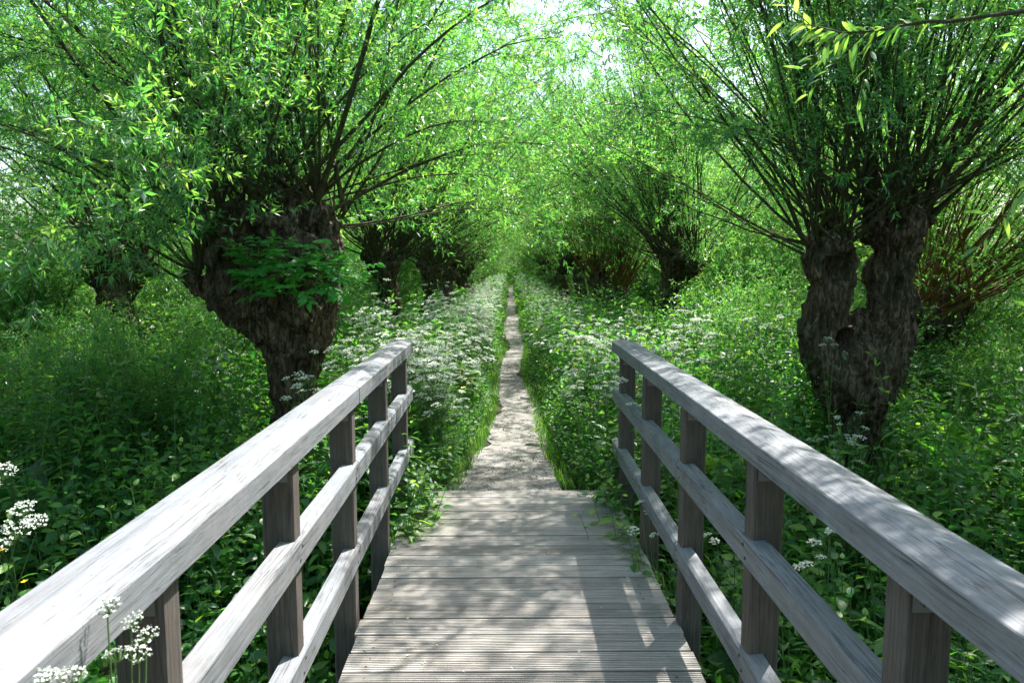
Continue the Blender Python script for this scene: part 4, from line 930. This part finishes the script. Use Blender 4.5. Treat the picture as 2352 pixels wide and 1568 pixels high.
tall_umbel(gr(2.0, 3.6), [D(1990, 1110, 3.6), D(2010, 1135, 3.6), D(1965, 1125, 3.6)], 'cow parsley rising just behind the right handrail', rng, r=.03, fs=.0028, nf=14)
tall_umbel(gr(-.95, 5.6), [D(1000, 1030, 5.6), D(1015, 1035, 5.6), D(985, 1040, 5.5)], 'cow parsley head beyond the far end of the left railing', rng, r=.035, fs=.003, nf=12)
# tall stalk in front of the forked willow
tall_umbel(gr(2.35, 5.1), [D(1900, 775, 5.0), D(1915, 790, 5.0), D(1888, 790, 5.0)], 'tall green valerian stalk standing in front of the forked willow', rng, 'valerian', 'valerian', r=.03, fs=.002, nf=8, leafs=0)
# buttercups
def buttercup(seed):
    rng = np.random.default_rng(seed); st = MB(); fl = MB()
    for k in range(4):
        e = np.array([rng.normal(0, .08), rng.normal(0, .08), rng.uniform(.35, .6)]); tubes(st, [[(0, 0, 0), e*.5+[0, 0, .05], e]], [[.0012, .001, .001]], 3)
        for j in range(5):
            a = j*1.257; u = np.array([math.cos(a), math.sin(a), .45]); v = np.array([-math.sin(a), math.cos(a), 0])
            fl.add([e, e+u*.007-v*.006, e+u*.013, e+u*.007+v*.006], [(0, 1, 2, 3)], rng.random())
    return st.mesh('stems', M['stem']), fl.mesh('flowers', M['yellow'])
BC = [buttercup(i) for i in range(3)]
for k in range(46):
    sd = -1 if k % 5 < 3 else 1; y_ = rng.uniform(5.4, 9.5); x = float(xc(y_)+sd*(hw(y_)+rng.uniform(.12, 1.0)))
    put('buttercup', (('stem', BC[k % 3][0]), ('flowers', BC[k % 3][1])), gr(x, y_), rng, 'yellow buttercup among the herbs %s of the path' % ('left' if sd < 0 else 'right'), 'buttercup', 'buttercups %s of the path' % ('left' if sd < 0 else 'right'), rng.uniform(.9, 1.3))
put('buttercup', (('stem', BC[0][0]), ('flowers', BC[0][1])), D(105, 1320, 2.6)-[0, 0, .45], rng, 'yellow buttercup outside the railing at the lower left', 'buttercup')
# dandelion clocks
def clock():
    rng = np.random.default_rng(1); fl = MB(); st = MB(); n = 170
    d = nrm(rng.normal(size=(n, 3))); c = np.array([0, 0, .36]); tubes(st, [[(0, 0, 0), (.01, 0, .2), c]], [[.002, .002, .002]], 5); fl.add(ICO1[0]*.005+c, ICO1[1])
    P = np.stack([np.broadcast_to(c, (n, 3)), c+d*.018], 1); tubes(fl, P, np.full((n, 2), .00025), 3)
    for k in range(3):
        u = nrm(np.cross(d, rng.normal(size=(n, 3)))); v = np.cross(d, u); F = c+d*.019
        fl.add(np.stack([F-u*.0045+d*.001, F-v*.0006, F+u*.0045+d*.001, F+v*.0006], 1), np.arange(n*4).reshape(-1, 4))
    return st.mesh('stem', M['stem']), fl.mesh('seed_head', M['petal'])
CK = clock()
for px, py, Y, lab in ((985, 1108, 5.6, 'dandelion clock near the far end of the left railing'), (1317, 912, 8.0, 'dandelion clock on the right verge above the railing end')):
    p = D(px, py, Y); p[2] -= .36*1.2; put('dandelion', (('stem', CK[0]), ('seed_head', CK[1])), p, rng, lab, 'dandelion', None, 1.2, 0)
# fallen log in the ditch
a = D(120, 1568, 4.2); b = D(660, 1352, 4.6); gl = lambda p, f: p*(1-f)
ctr = (a+b)/2; pts = [a+(b-a)*q for q in np.linspace(-.15, 1.05, 7)]
pts = [(p[0]-ctr[0], p[1]-ctr[1]+.04*math.sin(i*2), float(H(p[0], p[1]))+.13-ctr[2]+.02*math.sin(i*1.7), .135-.008*i) for i, p in enumerate(pts)]
lm = gnarl('log', [pts, [pts[2], (pts[2][0]+.1, pts[2][1]-.2, pts[2][2]+.12, .05)]], 55, voxel=.02, rough_from=9)
o = bpy.data.objects.new('fallen_log', lm); COL.objects.link(o); o.location = ctr; tag(o, 'rough grey-brown log lying across the ditch bank below the left railing', 'log')
# long grass bent over the deck edges
mb = MB()
for (x0_, x1_, y0_, y1_, n, sg) in ((-.72, -.5, 4.2, 5.25, 420, 1), (.72, .92, 3.6, 5.2, 260, -1), (-.6, .8, 5.12, 5.3, 160, 0)):
    n = int(n); x = rng.uniform(x0_, x1_, n); y_ = rng.uniform(y0_, y1_, n)
    if sg == 0: k_ = np.abs(x-.05) > .36; x = x[k_]; y_ = y_[k_]; n = len(x)
    z = np.where(y_ > 5.1, -.03, -.10); l = rng.uniform(.15, .34, n); K = 5; t = np.linspace(0, 1, K)
    if sg: x = np.where(sg > 0, np.minimum(x, -.645), np.maximum(x, .78))
    dx = sg*rng.uniform(.2, 1, n)+rng.normal(0, .3, n); dy = rng.normal(0, .5, n)
    P = np.stack([x[:, None]+dx[:, None]*l[:, None]*t, y_[:, None]+dy[:, None]*l[:, None]*t, z[:, None]+np.maximum(l[:, None]*(1.1*t-.95*t**2), -9)+.0], -1)
    P[:, :, 2] = np.maximum(P[:, :, 2], np.where((P[:, :, 1] < 5.1) & (P[:, :, 0] > -.64) & (P[:, :, 0] < .775), .006, -9))
    w = .0026*(1-t*.9); s_ = np.stack([-dy, dx, 0*dx], -1); s_ = nrm(s_)
    V = np.stack([P-s_[:, None]*w[None, :, None], P+s_[:, None]*w[None, :, None]], 2)
    F = (np.arange(n)[:, None, None]*K*2+np.arange(K-1)[None, :, None]*2+np.array([0, 1, 3, 2])[None, None]).reshape(-1, 4); mb.add(V, F, np.repeat(rng.random(n), K*2))
tag(mb.obj('overhanging_grass', M['grass']), 'long grass blades bent over the edges of the deck', 'grass', kind='stuff')
pb = MB(); n = 2600; y_ = 5.15+12*rng.random(n)**1.6; x = xc(y_)+hw(y_)*rng.uniform(-1.15, 1.15, n); zz = np.maximum(H(x, y_)+.012, -.045)
for a_, b_, c_ in zip(x, y_, zz): pb.add(ICO1[0]*rng.uniform(.002, .008)*rng.uniform(.6, 1.2, 3)+[a_, b_, c_], ICO1[1], rng.random())
tag(pb.obj('pebbles', M['sand'], smooth=True), 'small pebbles and grit lying on the sandy path', 'pebbles', kind='stuff')
# dry bits on deck and path
mb = MB(); n = 330; x = rng.uniform(-.6, .75, n); y_ = rng.uniform(1.2, 9, n); k_ = (y_ < 5.1) | (np.abs(x-xc(y_)) < hw(y_)); x = x[k_]; y_ = y_[k_]; n = len(x)
z = np.where(y_ < 5.1, .004, -.018); a = rng.uniform(0, 6.28, n); L = rng.uniform(.006, .022, n)
leaves(mb, np.stack([x, y_, z], -1), np.stack([np.cos(a), np.sin(a), 0*a+.1], -1), L, L*rng.uniform(.15, .45, n), rng, up=5)
tag(mb.obj('leaf_litter', M['litter']), 'tiny fallen leaves and petals scattered over the deck and path', 'litter', kind='stuff')

# ------------------------------------------------------------------ finishing
print('OBJECTS', len(bpy.data.objects), 'polys', sum(len(m_.polygons) for m_ in bpy.data.meshes))
